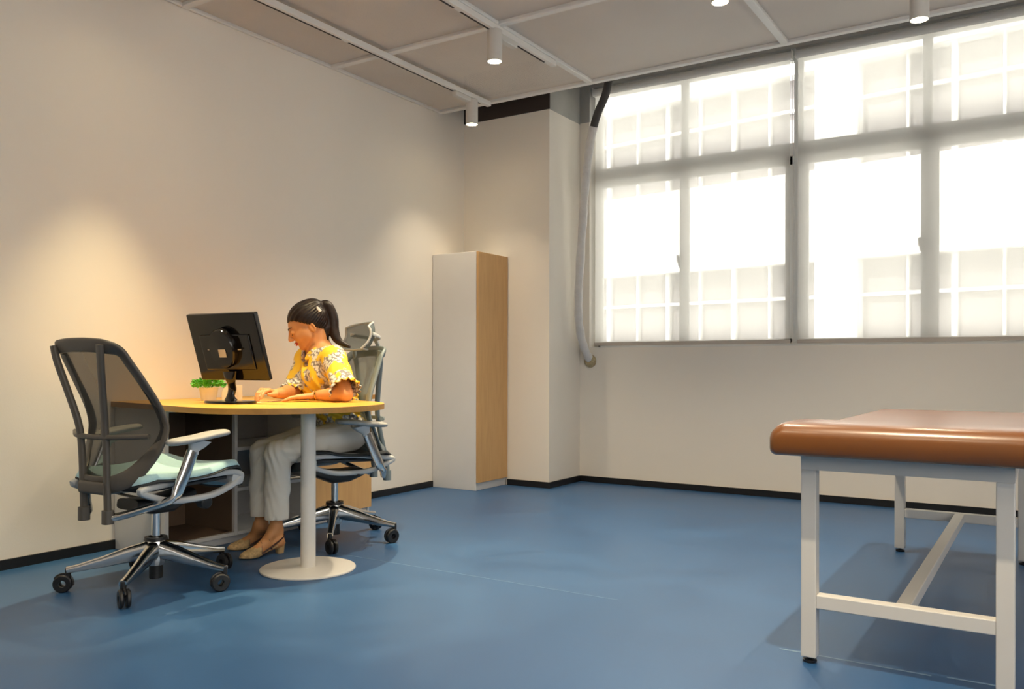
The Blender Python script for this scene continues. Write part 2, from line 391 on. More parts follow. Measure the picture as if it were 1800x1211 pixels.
# services above the panels
duct = MB().obox((-0.0 + 0.15, 3.42, 3.02), Vector((0.88, -0.47, 0)), Vector((0.47, 0.88, 0)), (0, 0, 1), 0.42, 0.035, 0.02)
duct.v = [(max(p[0], 0.01), p[1], p[2]) for p in duct.v]
tag(duct.build('cable_tray', M['duct'], smooth=0), 'reddish cable tray seen dimly through the perforated ceiling near the left wall', 'cable tray')
for (x, y, wh) in ((0.75, 3.2, 'nearest the left wall'), (0.98, 3.55, 'beside the second track'), (1.9, 4.4, 'over the middle of the room')):
    tag(MB().tube((x, y, ZC + 0.05), (x, y, ZS), 0.004).build('hanger_rod', M['ink']), 'thin threaded rod above the perforated ceiling, ' + wh, 'rod', 'ceiling hanger rods')
tag(MB().tube((1.9, 4.75, 3.05), (1.9, 1.0, 3.05), 0.05).build('ceiling_pipe', M['slab']), 'pale pipe running above the perforated ceiling panels', 'pipe')

# ------------------------------------------------------------------ light tracks and spotlights
def track(x, y0, y1, z, label):
    t = thing('lighting_track', (x, (y0 + y1) / 2, z), label=label, cat='lighting track', group='white lighting tracks under the ceiling')
    o = (x, (y0 + y1) / 2, z)
    MB().box((x - 0.018, y0, z), (x + 0.018, y1, z + 0.034)).build('rail', M['grid'], t, o, bevel=0.002, smooth=0)
    MB().box((x - 0.017, y0 + 0.05, z - 0.0008), (x - 0.004, 3.56, z + 0.001)).box((x - 0.017, 3.62, z - 0.0008), (x - 0.004, y1 - 0.1, z + 0.001)).build('slot', M['slot'], t, o, smooth=0)
    return t
TZ = ZC - 0.036
track(0.485, 0.3, 5.06, TZ, 'white lighting track nearest the left wall, with a dark slot')
track(1.287, 0.3, 4.60, TZ, 'white lighting track second from the left wall, over the front of the desk')
track(2.58, 0.3, 4.02, TZ, 'white lighting track above the empty middle of the floor')
track(3.39, 0.2, 4.46, TZ, 'white lighting track above the brown examination couch')

def spotlight(x, y, zb, label, side=1, power=1.0, size=70, tilt=(0, 0), col=None):
    t = thing('spotlight', (x, y, zb), label=label, cat='spotlight', group='white cylinder spotlights on the ceiling tracks')
    rx = x + 0.0
    cyl = MB().lathe([(0.0, 0.178), (0.036, 0.178), (0.0425, 0.172), (0.0425, 0.0), (0.038, 0.0), (0.036, 0.012), (0.0, 0.012)], n=40)
    cyl.build('housing', M['white_metal'], t)
    MB().lathe([(0.0, 0.0115), (0.036, 0.0115), (0.036, 0.004), (0.0, 0.004)], n=32).build('lens', M['lens'], t)
    h = TZ - zb
    MB().box((-0.014, -0.014 , 0.172), (0.014, 0.014, h - 0.03)).build('swivel_arm', M['white_metal'], t, bevel=0.003)
    MB().box((-0.02, -0.03, h - 0.034), (0.02, 0.21 * side, h - 0.0015)).build('driver_box', M['white_metal'], t, bevel=0.004)
    ld = bpy.data.lights.new('spot_bulb', 'SPOT'); ld.energy = LAMP_W * power; ld.color = col or LAMP_COL
    ld.spot_size = R(size); ld.spot_blend = 1.0; ld.shadow_soft_size = 0.022
    lo = bpy.data.objects.new('spot_bulb', ld); COL.objects.link(lo); lo.parent = t; lo.location = (0, 0, -0.004)
    lo.rotation_euler = (R(tilt[0]), R(tilt[1]), 0)
    return t
M['lens'] = mat('warm_lamp_lens', (1, 0.95, 0.8), 0.4, emit=((1.0, 0.82, 0.5, 1), 28.0))
spotlight(0.485, 4.845, 2.60, 'white cylinder spotlight nearest the corner, above the tall cabinet', -1, 0.28, 90)
spotlight(1.287, 3.932, 2.61, 'white cylinder spotlight where two ceiling bars cross', 1, 0.9, 110)
spotlight(2.58, 3.935, 2.645, 'white cylinder spotlight cut by the top edge of the photo, left of the window mullion', -1, 0.75, 110)
spotlight(3.39, 4.385, 2.54, 'white cylinder spotlight hanging in front of the right window', -1, 0.65, 110)
spotlight(0.485, 2.36, 2.62, 'white cylinder spotlight above the empty chair', 1, 1.1, 58, col=(1.0, 0.80, 0.44))
spotlight(1.287, 2.78, 2.62, 'white cylinder spotlight above the desk top', 1, 1.25, 62, col=(1.0, 0.80, 0.46))
spotlight(1.287, 0.9, 2.62, 'added white cylinder spotlight near the left wall, unseen fill light', 1, 0.35, 130)  # added lamp, wide fill for the left wall
spotlight(3.39, 2.0, 2.62, 'white cylinder spotlight above the near end of the couch', 1, 1.1, 100)
spotlight(3.39, 0.3, 2.62, 'added white cylinder spotlight behind the camera, unseen fill light', 1, 0.5, 140)  # added lamp out of view, wide general fill
spotlight(2.58, 1.2, 2.62, 'added white cylinder spotlight over the near floor, unseen fill light', 1, 0.2, 140)  # added lamp out of view, weak wide fill

# ------------------------------------------------------------------ window
win = thing('window_1', (WX0, D, WZ0), kind='structure')
wo = (WX0, D, WZ0)
FY0, FY1 = 6.07, 6.125
def wbox(a, b_, name='window_frame', m='alu', bev=0.003):
    return MB().box(a, b_).build(name, M[m], win, wo, smooth=0, bevel=bev, seg=1)
fr = MB()
fr.box((WX0, FY0, WZ0), (WX1, FY1, WZ0 + 0.03)).box((WX0, FY0, WZ1 - 0.03), (WX1, FY1, WZ1))
fr.box((WX0, FY0, WZ0), (WX0 + 0.012, FY1, WZ1)).box((WX1 - 0.03, FY0, WZ0), (WX1, FY1, WZ1))
fr.build('window_frame', M['alu'], win, wo, smooth=0)
wbox((WX0 + 0.012, FY0 - 0.004, 2.385), (WX1 - 0.03, FY1, 2.478), 'transom')
for x, w in ((1.580, 0.024), (2.420, 0.028), (3.238, 0.027), (4.03, 0.03), (4.83, 0.03)):
    wbox((x - w, FY0 - 0.008, WZ0 + 0.03), (x + w, FY1, WZ1 - 0.03), 'mullion')
# sliding sashes below the transom
XS = [0.895, 1.625, 2.43, 3.248, 3.99, 4.83, 5.59]
MS = [0.877, 1.556, 1.604, 2.392, 2.448, 3.211, 3.265, 4.0, 4.06, 4.80, 4.86, 5.59]
for i in range(0, 12, 2):
    a, c = MS[i], MS[i + 1]
    s = MB(); w = 0.062 if i == 2 else 0.040; w0 = 0.016 if i == 0 else (0.012 if i == 2 else 0.040)
    s.box((a, FY0 - 0.002, WZ0 + 0.03), (a + w0, FY0 + 0.03, 2.385)).box((c - w if i % 4 == 2 else c - 0.012, FY0 - 0.002, WZ0 + 0.03), (c, FY0 + 0.03, 2.385))
    s.box((a + w0, FY0 - 0.002, WZ0 + 0.03), (c - 0.012, FY0 + 0.03, WZ0 + 0.055)).box((a + w0, FY0 - 0.002, 2.325), (c - 0.012, FY0 + 0.03, 2.385))
    s.build('sash', M['alu'], win, wo, smooth=0)
    MB().box((a + 0.01, FY0 + 0.014, WZ0 + 0.05), (c - 0.01, FY0 + 0.018, 2.38)).build('lower_pane', M['glass'], win, wo, smooth=0)
    MB().box((a, FY0 + 0.03, 2.478), (c, FY0 + 0.034, WZ1 - 0.03)).build('upper_pane', M['glass'], win, wo, smooth=0)
for x in (1.548, 3.203):
    MB().box((x - 0.010, FY0 - 0.02, 1.66), (x + 0.012, FY0 - 0.002, 1.73)).box((x - 0.018, FY0 - 0.03, 1.69), (x + 0.0, FY0 - 0.015, 1.745)).build('sash_latch', M['black_pl'], win, wo, bevel=0.002)
wbox((WX0 - 0.0, D + 0.004, WZ0 - 0.002), (WX1, FY0, WZ0 + 0.004), 'window_sill', 'white_lam', 0)

def blind(x0, x1, label, cord):
    o = ((x0 + x1) / 2, 5.94, WZ0)
    t = thing('roller_blind', o, label=label, cat='roller blind', group='white translucent roller blinds in the window')
    MB().tube((x0, 5.945, 3.05), (x1, 5.945, 3.05), 0.03, n=24).build('roller_tube', M['grid'], t, o)
    for bx in (x0 - 0.004, x1 + 0.001): MB().box((bx, 5.915, 3.02), (bx + 0.003, 5.975, 3.084)).build('bracket', M['grid'], t, o)
    MB().grid(lambda u, v: (x0 + 0.01 + (x1 - x0 - 0.02) * u, 5.942 - 0.0015 * math.sin(3 * u + v), 3.05 - (3.05 - 1.085) * v), 12, 8).build('blind_fabric', M['blind'], t, o)
    MB().box((x0 + 0.006, 5.934, 1.066), (x1 - 0.006, 5.950, 1.092)).build('bottom_bar', M['bar_beige'], t, o, bevel=0.003)
    if cord:
        MB().tube((x1 + 0.012, 5.93, 3.02), (x1 + 0.012, 5.93, 1.06), 0.0022, n=8).build('pull_cord', M['grid'], t, o)
blind(0.885, 2.405, 'left white translucent roller blind, pulled down beside the hanging pipe', True)
blind(2.438, 4.02, 'right white translucent roller blind, pulled down behind the couch end', False)
blind(4.05, 5.59, 'third white translucent roller blind, beyond the right edge of the photo', False)

_rb = thing('roller_blind', (XR + 0.03, (RY0 + RY1) / 2, RZ0), label='white translucent blind over the added fill window, out of view', cat='roller blind')
MB().tube((XR + 0.03, RY0 + 0.02, RZ1 - 0.035), (XR + 0.03, RY1 - 0.02, RZ1 - 0.035), 0.028).build('roller_tube', M['grid'], _rb, (XR + 0.03, (RY0 + RY1) / 2, RZ0))
MB().grid(lambda u, v: (XR + 0.012 + 0.002 * math.sin(4 * u), RY0 + 0.02 + (RY1 - RY0 - 0.04) * u, RZ1 - 0.03 - (RZ1 - RZ0 - 0.05) * v), 12, 6).build('blind_fabric', M['blind'], _rb, (XR + 0.03, (RY0 + RY1) / 2, RZ0))

# ------------------------------------------------------------------ lagged pipe beside the window
hp = crom([(1.24, 5.50, 3.02), (1.19, 5.52, 2.87), (1.10, 5.56, 2.74), (1.02, 5.60, 2.53), (0.955, 5.65, 2.2), (0.908, 5.68, 1.78), (0.878, 5.70, 1.44), (0.868, 5.73, 1.22), (0.866, 5.80, 1.07), (0.872, 5.897, 0.955)], 8)
hoseT = thing('lagged_pipe', hp[-1], label='flexible white lagged pipe hanging from the ceiling beside the window, black at its top', cat='pipe')
cut = 19
rr = [0.031 + 0.0022 * math.sin(i * 1.1) for i in range(len(hp))]
MB().sweep(hp[:cut + 1], [0.029] * (cut + 1), [0.029] * (cut + 1), n=16).build('black_sleeve', M['hose_dark'], hoseT, hp[-1])
MB().sweep(hp[cut:], rr[cut:], rr[cut:], n=16).build('white_sleeve', M['hose'], hoseT, hp[-1])
MB().lathe([(0.0, -0.006), (0.052, -0.004), (0.046, -0.02), (0.034, -0.034), (0.0, -0.036)], c=(0.874, D + 0.003, 0.945), n=20, axis='Y').build('putty_seal', M['putty'], hoseT, hp[-1])

# ------------------------------------------------------------------ building across the street
FO = Vector((5.884, 15.08, 0)); FE = Vector((0.992, -0.129, 0)).normalized(); FN = Vector((-FE.y, FE.x, 0))   # FN points away from us
facT = thing('office_building', (FO.x, FO.y, -3.0), label='white office building with bands of windows, seen through the blinds', cat='building')
def fbox(m_, s0, s1, n0, n1, z0, z1):
    c = FO + FE * ((s0 + s1) / 2) + FN * ((n0 + n1) / 2); c.z = (z0 + z1) / 2
    m_.obox(c, FE, FN, (0, 0, 1), (s1 - s0) / 2, (n1 - n0) / 2, (z1 - z0) / 2)
fo = (FO.x, FO.y, -3.0)
m_ = MB()
for z0, z1 in ((-3.0, -2.2), (-0.7, 1.0 - 0.05 - 0.0), (2.80, 4.44), (6.26, 7.9), (9.7, 11.3)):
    fbox(m_, -24, 16, 0, 0.4, z0, z1)
m_.build('spandrel_wall', M['facade'], facT, fo, smooth=0)
for k in range(-3, 4):
    q = MB(); s = -5.62 + k * 6.08; fbox(q, s, s + 0.75, -0.02, 0.38, -3.0, 11.3); q.build('pilaster', M['facade'], facT, fo, smooth=0)
ML = []
for k in range(-3, 4):
    for j in range(1, 7):
        ML.append((-4.875 + k * 6.08 + j * 0.725 + 0.05, 0.045 if (j + k) % 2 == 0 else 0.020))
for zb, zt, ztr in ((0.95, 2.80, 2.17), (4.44, 6.26, 5.66)):
    for k in range(-3, 3):
        g = MB(); s0 = -4.87 + k * 6.08; fbox(g, s0, s0 + 5.33, 0.30, 0.36, zb, zt); g.build('window_band', M['farglass'], facT, fo, smooth=0)
    bars = MB(); fbox(bars, -23, 13, 0.2, 0.29, ztr - 0.03, ztr + 0.03); fbox(bars, -23, 13, 0.2, 0.29, zb, zb + 0.06)
    for s, w in ML: fbox(bars, s - w, s + w, 0.18, 0.29, zb, zt)
    bars.build('window_bars', M['facade'], facT, fo, smooth=0)
tag(MB().box((-40, D + T + 0.02, -3.2), (40, 60, -3.02)).build('ground', M['ground'], smooth=0, origin=(0, 20, -3.1)), 'pale paved yard between the two buildings', 'ground', kind='structure')

# ------------------------------------------------------------------ desk: top on a shelf cabinet and a pedestal leg
ZT = 0.73
desk = thing('desk', (0.7, 2.85, 0), label='desk with rounded yellow oak top, white shelf cabinet and disc-footed leg', cat='desk')
do = (0.7, 2.85, 0)
out = [(0.002, 2.45)] + [(p.x, p.y) for p in crom([(0.30, 2.402, 0), (0.52, 2.355, 0), (0.72, 2.315, 0), (0.93, 2.305, 0), (1.11, 2.37, 0), (1.255, 2.495, 0), (1.335, 2.67, 0), (1.335, 2.87, 0), (1.26, 3.04, 0), (1.11, 3.16, 0), (0.93, 3.225, 0), (0.72, 3.27, 0), (0.52, 3.32, 0)], 5)] + [(0.42, 3.36), (0.42, 3.92), (0.002, 3.92)]
def rim(m_, pts, z0, z1):
    n = len(pts); return m_.add([(x, y, z0) for x, y in pts] + [(x, y, z1) for x, y in pts], [(i, (i + 1) % n, n + (i + 1) % n, n + i) for i in range(n)])
tp = MB().prism(out, ZT - 0.026, ZT)
top = tp.build('table_top', M['desk_wood'], desk, do, smooth=30, bevel=0.001, seg=1)
top.data.materials.append(M['desk_edge'])
for p in top.data.polygons:
    if abs(p.normal.z) < 0.5: p.material_index = 1
leg = MB().lathe([(0.0, 0.0), (0.208, 0.0), (0.210, 0.003), (0.209, 0.008), (0.20, 0.011), (0.033, 0.012)], c=(1.12, 2.69, 0), n=64)
leg.build('leg_base', M['white_metal'], desk, do)
MB().lathe([(0.033, 0.010), (0.033, ZT - 0.030), (0.055, ZT - 0.030), (0.055, ZT - 0.026)], c=(1.12, 2.69, 0), n=40).build('leg', M['white_metal'], desk, do)
CX = 0.405
def dbox(a, b_, name, m='white_lam', bev=0.001): return MB().box(a, b_).build(name, M[m], desk, do, smooth=0, bevel=bev, seg=1)
dbox((0.003, 2.47, 0.0), (CX, 2.49, ZT - 0.027), 'side_panel')
dbox((0.003, 2.872, 0.04), (CX, 2.890, ZT - 0.027), 'divider_panel')
dbox((0.003, 3.430, 0.04), (CX - 0.018, 3.448, ZT - 0.027), 'divider_panel')
dbox((0.003, 3.882, 0.0), (CX - 0.018, 3.900, ZT - 0.027), 'side_panel')
dbox((0.003, 2.49, 0.0), (CX - 0.03, 3.882, 0.04), 'plinth')
dbox((0.003, 2.49, 0.04), (CX, 2.872, 0.058), 'bottom_panel')
dbox((0.003, 2.890, 0.04), (CX, 3.43, 0.058), 'bottom_panel')
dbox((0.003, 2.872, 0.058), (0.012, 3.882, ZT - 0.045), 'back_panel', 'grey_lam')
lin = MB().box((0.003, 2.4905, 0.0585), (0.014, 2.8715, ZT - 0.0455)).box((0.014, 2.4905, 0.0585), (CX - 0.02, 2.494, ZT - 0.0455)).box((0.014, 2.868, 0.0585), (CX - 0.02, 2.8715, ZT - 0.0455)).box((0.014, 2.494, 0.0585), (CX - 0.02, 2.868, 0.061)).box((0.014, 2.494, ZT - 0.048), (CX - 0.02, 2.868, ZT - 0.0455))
lin.build('painted_shade_lining', M['shade_in'], desk, do, smooth=0)  # lining added to paint the shade inside the first compartment
dbox((0.003, 2.49, ZT - 0.045), (CX, 3.882, ZT - 0.027), 'upper_panel')
dbox((0.013, 2.891, 0.262), (CX - 0.004, 3.429, 0.280), 'shelf')
dbox((0.013, 2.891, 0.470), (CX - 0.004, 3.429, 0.488), 'shelf')
dd = dbox((CX - 0.018, 3.432, 0.045), (CX, 3.900, ZT - 0.047), 'cabinet_door', 'door_wood')
tag(dd, 'oak veneered door at the far end of the desk cabinet')
MB().box((CX, 3.46, 0.50), (CX + 0.012, 3.472, 0.60)).build('door_handle', M['chrome'], dd, do, bevel=0.002)

# ------------------------------------------------------------------ tall corner cabinet
tc_ = thing('tall_cabinet', (0.21, 5.22, 0), label='tall narrow white cabinet with an oak door, in the corner against the pillar', cat='cabinet')
to = (0.21, 5.22, 0)
MB().box((0.004, 5.02, 0), (0.40, 5.415, 1.738)).build('body', M['white_lam'], tc_, to, smooth=0, bevel=0.0015, seg=1)
cd = MB().box((0.402, 5.021, 0.058), (0.420, 5.414, 1.736)).build('cabinet_door', M['door_wood'], tc_, to, smooth=0, bevel=0.001, seg=1)
tag(cd, 'plain oak veneered door')

# ------------------------------------------------------------------ examination couch
bd = thing('examination_couch', (3.54, 3.6, 0), label='white steel-framed examination couch with a brown leather pad', cat='examination couch')
bo = (3.54, 3.6, 0)
LX0, LX1, LY0, LY1, LW = 3.268, 3.834, 2.666, 4.55, 0.045
frm = MB()
frm.box((LX0, LY0, 0.592), (LX1, LY0 + LW, 0.636)).box((LX0, LY1 - LW, 0.592), (LX1, LY1, 0.636))
frm.box((LX0, LY0 + LW, 0.592), (LX0 + LW, LY1 - LW, 0.636)).box((LX1 - LW, LY0 + LW, 0.592), (LX1, LY1 - LW, 0.636))
frm.build('top_frame', M['white_metal'], bd, bo, smooth=0)
for x in (LX0, LX1 - LW):
    for y in (LY0, LY1 - LW):
        l = MB().box((x, y, 0.018), (x + LW, y + LW, 0.592)).build('leg', M['white_metal'], bd, bo, smooth=0, bevel=0.003)
        MB().lathe([(0.0, 0.0), (0.019, 0.0), (0.021, 0.004), (0.021, 0.008), (0.008, 0.011), (0.008, 0.019)], c=(x + LW / 2, y + LW / 2, 0), n=20).build('levelling_foot', M['black_pl'], l, bo)
for y in (LY0, LY1 - LW):
    MB().box((LX0 + LW, y + 0.001, 0.170), (LX1 - LW, y + LW - 0.001, 0.212)).build('end_rail', M['white_metal'], bd, bo, smooth=0, bevel=0.003)
MB().box((3.530, LY0 + LW, 0.171), (3.572, LY1 - LW, 0.211)).build('long_rail', M['white_metal'], bd, bo, smooth=0, bevel=0.003)
# pad: flat mattress with a raised pillow end towards the camera
PX0, PX1, PY0, PY1 = 3.185, 3.915, 2.585, 4.61
def pad_h(y):
    t = (y - PY0)
    return interp(t, [0, 0.10, 0.28, 0.42, 0.55, 3], [0.735, 0.740, 0.736, 0.722, 0.700, 0.692])
ring = []; NS = 44; pv = []; pf = []
ys = [PY0 + 0.0, PY0 + 0.004, PY0 + 0.014, PY0 + 0.03, PY0 + 0.055] + list(np.linspace(PY0 + 0.09, PY1 - 0.05, 40)) + [PY1 - 0.02, PY1 - 0.006, PY1]
for y in ys:
    e = min(y - PY0, PY1 - y); r = 0.052
    ins = r - math.sqrt(max(r * r - (r - min(e, r)) ** 2, 0)) if e < r else 0.0
    h1 = pad_h(y) - ins * 0.75; h0 = 0.637 + ins * 0.15; xa, xb = PX0 + ins * 0.6, PX1 - ins * 0.6
    cx, cz, hx, hz = (xa + xb) / 2, (h0 + h1) / 2, (xb - xa) / 2, (h1 - h0) / 2
    for k in range(NS):
        a = 2 * math.pi * (k + 0.5) / NS; c, d = math.cos(a), math.sin(a)
        rx = min(0.05, hz); ccx, ccz = (hx - rx), max(hz - rx, 0)
        px = math.copysign(ccx, c) + rx * c if abs(c) > 1e-6 else 0
        u = (k + 0.5) / NS
        # rounded rectangle, finely sampled along the top
        pv.append((cx, y, cz)); ring.append((hx, hz))
pv = []; 
def rrect(hx, hz, n=10, nt=12, rb=0.02):
    rt = min(0.055, hz * 1.05); pts = []
    for i in range(n + 1): a = math.pi / 2 * i / n; pts.append((hx - rt + rt * math.cos(a), hz - rt + rt * math.sin(a)))
    for i in range(1, nt): pts.append((hx - rt - (2 * hx - 2 * rt) * i / nt, hz))
    for i in range(n + 1): a = math.pi / 2 + math.pi / 2 * i / n; pts.append((-hx + rt + rt * math.cos(a), hz - rt + rt * math.sin(a)))
    for i in range(5): a = math.pi + math.pi / 2 * i / 4; pts.append((-hx + rb + rb * math.cos(a), -hz + rb + rb * math.sin(a)))
    for i in range(5): a = 1.5 * math.pi + math.pi / 2 * i / 4; pts.append((hx - rb + rb * math.cos(a), -hz + rb + rb * math.sin(a)))
    return pts
NR = len(rrect(0.3, 0.05))
for y in ys:
    e = min(y - PY0, PY1 - y); r = 0.05
    ins = r - math.sqrt(max(r * r - (r - min(e, r)) ** 2, 0))
    h1 = pad_h(y) - ins * 0.80; h0 = 0.637 + ins * 0.25
    hx, hz = (PX1 - PX0) / 2 - ins * 0.5, (h1 - h0) / 2
    for (a, c) in rrect(hx, hz, rb=min(0.02, hz * 0.5)): pv.append(((PX0 + PX1) / 2 + a, y, (h0 + h1) / 2 + c))
pm = MB(); nr = len(ys)
pf = [(i * NR + k, i * NR + (k + 1) % NR, (i + 1) * NR + (k + 1) % NR, (i + 1) * NR + k) for i in range(nr - 1) for k in range(NR)]
pf += [tuple(range(NR)), tuple(range((nr - 1) * NR, nr * NR))]
pm.add(pv, pf); pm.build('leather_pad', M['leather'], bd, bo, smooth=60)

# ------------------------------------------------------------------ office chair, local frame: +X forward, +Y left
def loop_at(z, zs, fs): return interp(z, zs, fs)
BZ = [0.425, 0.47, 0.55, 0.60, 0.67, 0.75, 0.85, 0.93, 1.0]
BF = [-0.262, -0.238, -0.195, -0.172, -0.160, -0.185, -0.238, -0.285, -0.330]
BW = [0.125, 0.170, 0.230, 0.252, 0.262, 0.255, 0.238, 0.218, 0.195]
def smooth_path(pts, closed, n): return crom(pts, n, closed)
def office_chair(headrest, loc, rz, base_rot, label, m_back, m_mesh, tilt=0.0):
    class TB(MB):      # back pieces lean about their foot
        def build(s, *a, **k):
            s.v = [(x + max(0.0, z - 0.36) * tilt, y, z) for x, y, z in s.v]
            return MB.build(s, *a, **k)
    t = thing('office_chair', loc, rz, label, 'office chair', 'mesh-backed office chairs at the desk')
    # five-star base
    hub = MB().lathe([(0.0, 0.085), (0.036, 0.085), (0.040, 0.10), (0.040, 0.165), (0.034, 0.185), (0.0, 0.185)], n=28)
    for k in range(5):
        a = base_rot - rz + k * 2 * math.pi / 5; d = Vector((math.cos(a), math.sin(a), 0)); w = Vector((-d.y, d.x, 0))
        pts = [(0.03, 0.146, 0.024, 0.037), (0.10, 0.133, 0.021, 0.032), (0.20, 0.110, 0.017, 0.022), (0.29, 0.093, 0.015, 0.014), (0.330, 0.087, 0.015, 0.013)]
        hub.sweep([d * p[0] + Vector((0, 0, p[1])) for p in pts], [p[2] for p in pts], [p[3] for p in pts], n=14, pw=3.6)
    hub.build('star_base', M['chrome'], t, smooth=40)
    MB().lathe([(0.0, 0.03), (0.027, 0.03), (0.027, 0.10)], n=24).build('cylinder_end', M['black_pl'], t)
    MB().lathe([(0.030, 0.183), (0.030, 0.20), (0.045, 0.20), (0.045, 0.192), (0.048, 0.187), (0.02, 0.183)], n=24).build('collar', M['black_pl'], t)
    MB().lathe([(0.0175, 0.18), (0.0175, 0.36)], n=24).build('gas_lift', M['chrome'], t)
    for k in range(5):
        a = base_rot - rz + k * 2 * math.pi / 5; d = Vector((math.cos(a), math.sin(a), 0))
        c = d * 0.325; ya = a + 0.9 + 0.7 * k; wd = Vector((math.cos(ya), math.sin(ya), 0)); ax = Vector((-wd.y, wd.x, 0)); wc = c - wd * 0.018
        m1 = MB().tube(c + Vector((0, 0, 0.06)), c + Vector((0, 0, 0.096)), 0.011)
        arc = [wc + wd * (0.036 * math.cos(q)) + Vector((0, 0, 0.035 + 0.036 * math.sin(q))) for q in np.linspace(-0.25, 2.6, 12)]
        m1.sweep(arc, 0.006, 0.004, up=ax, n=8)
        cs = m1.build('caster', M['black_pl'], t, smooth=40)
        for s in (-1, 1):
            g = MB(); n = 28; prof = [(0.014, 0.0), (0.031, 0.0), (0.0355, 0.004), (0.0355, 0.012), (0.031, 0.016), (0.014, 0.016)]
            v = []; f = []
            for i in range(n):
                q = 2 * math.pi * i / n
                for rr_, o_ in prof: v.append(wc + wd * (rr_ * math.cos(q)) + Vector((0, 0, 0.0357 + rr_ * math.sin(q))) + ax * (s * (o_ + 0.0045)))
            mpr = len(prof)
            for i in range(n):
                j = (i + 1) % n
                for kk in range(mpr): f.append((i * mpr + kk, j * mpr + kk, j * mpr + (kk + 1) % mpr, i * mpr + (kk + 1) % mpr))
            g.add(v, f); g.build('wheel', M['black_pl'], cs, smooth=40)
    # mechanism under the seat
    mech = MB().sweep([(-0.13, 0, 0.350), (-0.05, 0, 0.335), (0.03, 0, 0.335), (0.15, 0, 0.372)], [0.07, 0.085, 0.085, 0.06], [0.022, 0.032, 0.034, 0.018], n=16, pw=4)
    mech.build('mechanism', M['black_pl'], t, smooth=40)
    kn = MB().tube((0.07, -0.06, 0.355), (0.07, -0.20, 0.352), 0.009).lathe([(0, -0.24), (0.02, -0.24), (0.026, -0.235), (0.026, -0.20), (0.02, -0.195), (0, -0.195)], c=(0.07, 0, 0.352), n=20, axis='Y')
    kn.build('tension_knob', M['black_pl'], t, smooth=40)
    MB().tube((-0.02, 0.06, 0.352), (-0.02, 0.25, 0.362), 0.006).build('height_lever', M['black_pl'], t)
    # seat shell: two pierced side plates and a broad rounded nose
    for s in (-1, 1):
        yy = s * 0.225
        lp = crom([(0.245, yy, 0.440), (0.205, yy, 0.462), (0.10, yy, 0.462), (0.0, yy, 0.458), (-0.12, yy, 0.446), (-0.215, yy, 0.434), (-0.20, yy, 0.415), (-0.10, yy, 0.380), (0.0, yy, 0.374), (0.10, yy, 0.378), (0.19, yy, 0.405)], 4, True)
        MB().sweep(lp, 0.0125, 0.017, up=(0, 1, 0), closed=True, n=12, pw=3.5).build('side_frame', M['light_pl'], t, smooth=50)
    nose = MB().sweep([(0.225, y, 0.437 - 0.10 * abs(y) ** 2) for y in np.linspace(-0.235, 0.235, 13)], [0.030] * 13, [0.026] * 13, n=16, pw=2.6)
    nose.build('front_nose', M['light_pl'], t, smooth=50)
    pan = MB().sweep([(x, 0, z) for x, z in ((-0.19, 0.425), (-0.05, 0.43), (0.1, 0.435), (0.21, 0.438))], [0.20, 0.215, 0.215, 0.20], [0.010] * 4, n=16, pw=5)
    pan.build('seat_pan', M['seat_edge'], t, smooth=40)
    # cushion with saddle shape and waterfall front
    def cush(z0, grow, thick):
        g = MB(); NU, NV = 40, 30; tv = []; 
        def P(u, v, top):
            x = -0.215 + 0.475 * u; e = 2 * v - 1
            sq = abs(e) ** 3.5
            cx = 1 - 0.20 * max(0, (u - 0.80) / 0.20) ** 2.2 - 0.16 * max(0, (0.18 - u) / 0.18) ** 2
            y = (0.262 + grow) * e * cx
            z = z0 + 0.026 * e * e - 0.012 * math.sin(math.pi * min(u / 0.75, 1)) + 0.016 * math.exp(-((u - 0.85) / 0.18) ** 2)
            z -= 0.075 * max(0, (u - 0.90) / 0.10) ** 2 + 0.02 * max(0, (0.1 - u) / 0.1)
            edge = 1 - max(abs(e) ** 12, max(0, (u - 0.93) / 0.07) ** 3, max(0, (0.05 - u) / 0.05) ** 3)
            return (x + grow * (1 if u > 0.9 else 0), y, z + (thick * math.sqrt(max(edge, 0)) if top else -0.004))
        for top in (True, False):
            for i in range(NU + 1):
                for j in range(NV + 1): tv.append(P(i / NU, j / NV, top))
        off = (NU + 1) * (NV + 1); f = []
        for b0 in (0, off):
            for i in range(NU):
                for j in range(NV): f.append((b0 + i * (NV + 1) + j, b0 + (i + 1) * (NV + 1) + j, b0 + (i + 1) * (NV + 1) + j + 1, b0 + i * (NV + 1) + j + 1))
        bd_ = [(i, 0) for i in range(NU)] + [(NU, j) for j in range(NV)] + [(i, NV) for i in range(NU, 0, -1)] + [(0, j) for j in range(NV, 0, -1)]
        ids = [i * (NV + 1) + j for i, j in bd_]
        for k in range(len(ids)): a_, b_ = ids[k], ids[(k + 1) % len(ids)]; f.append((a_, b_, b_ + off, a_ + off))
        return g.add(tv, f)
    cush(0.455 if not headrest else 0.448, 0.0, 0.026 if not headrest else 0.012).build('seat_cushion', M['seat_fab'], t, smooth=60)
    cush(0.446, 0.005, 0.016).build('cushion_edge', M['seat_edge'], t, smooth=60)
    # back: mesh held in a closed frame
    def S(u, z):
        w = interp(z, BZ, BW); x = interp(z, BZ, BF); return Vector((x + 0.030 * abs(u) ** 2.2, w * u, z))
    side = [(S(1, z)) for z in (0.47, 0.55, 0.61, 0.67, 0.75, 0.85, 0.93, 0.975)]
    tops = [Vector((-0.322, 0.165, 0.995)), Vector((-0.338, 0.08, 1.004)), Vector((-0.342, -0.0, 1.006)), Vector((-0.338, -0.08, 1.004)), Vector((-0.322, -0.165, 0.995))]
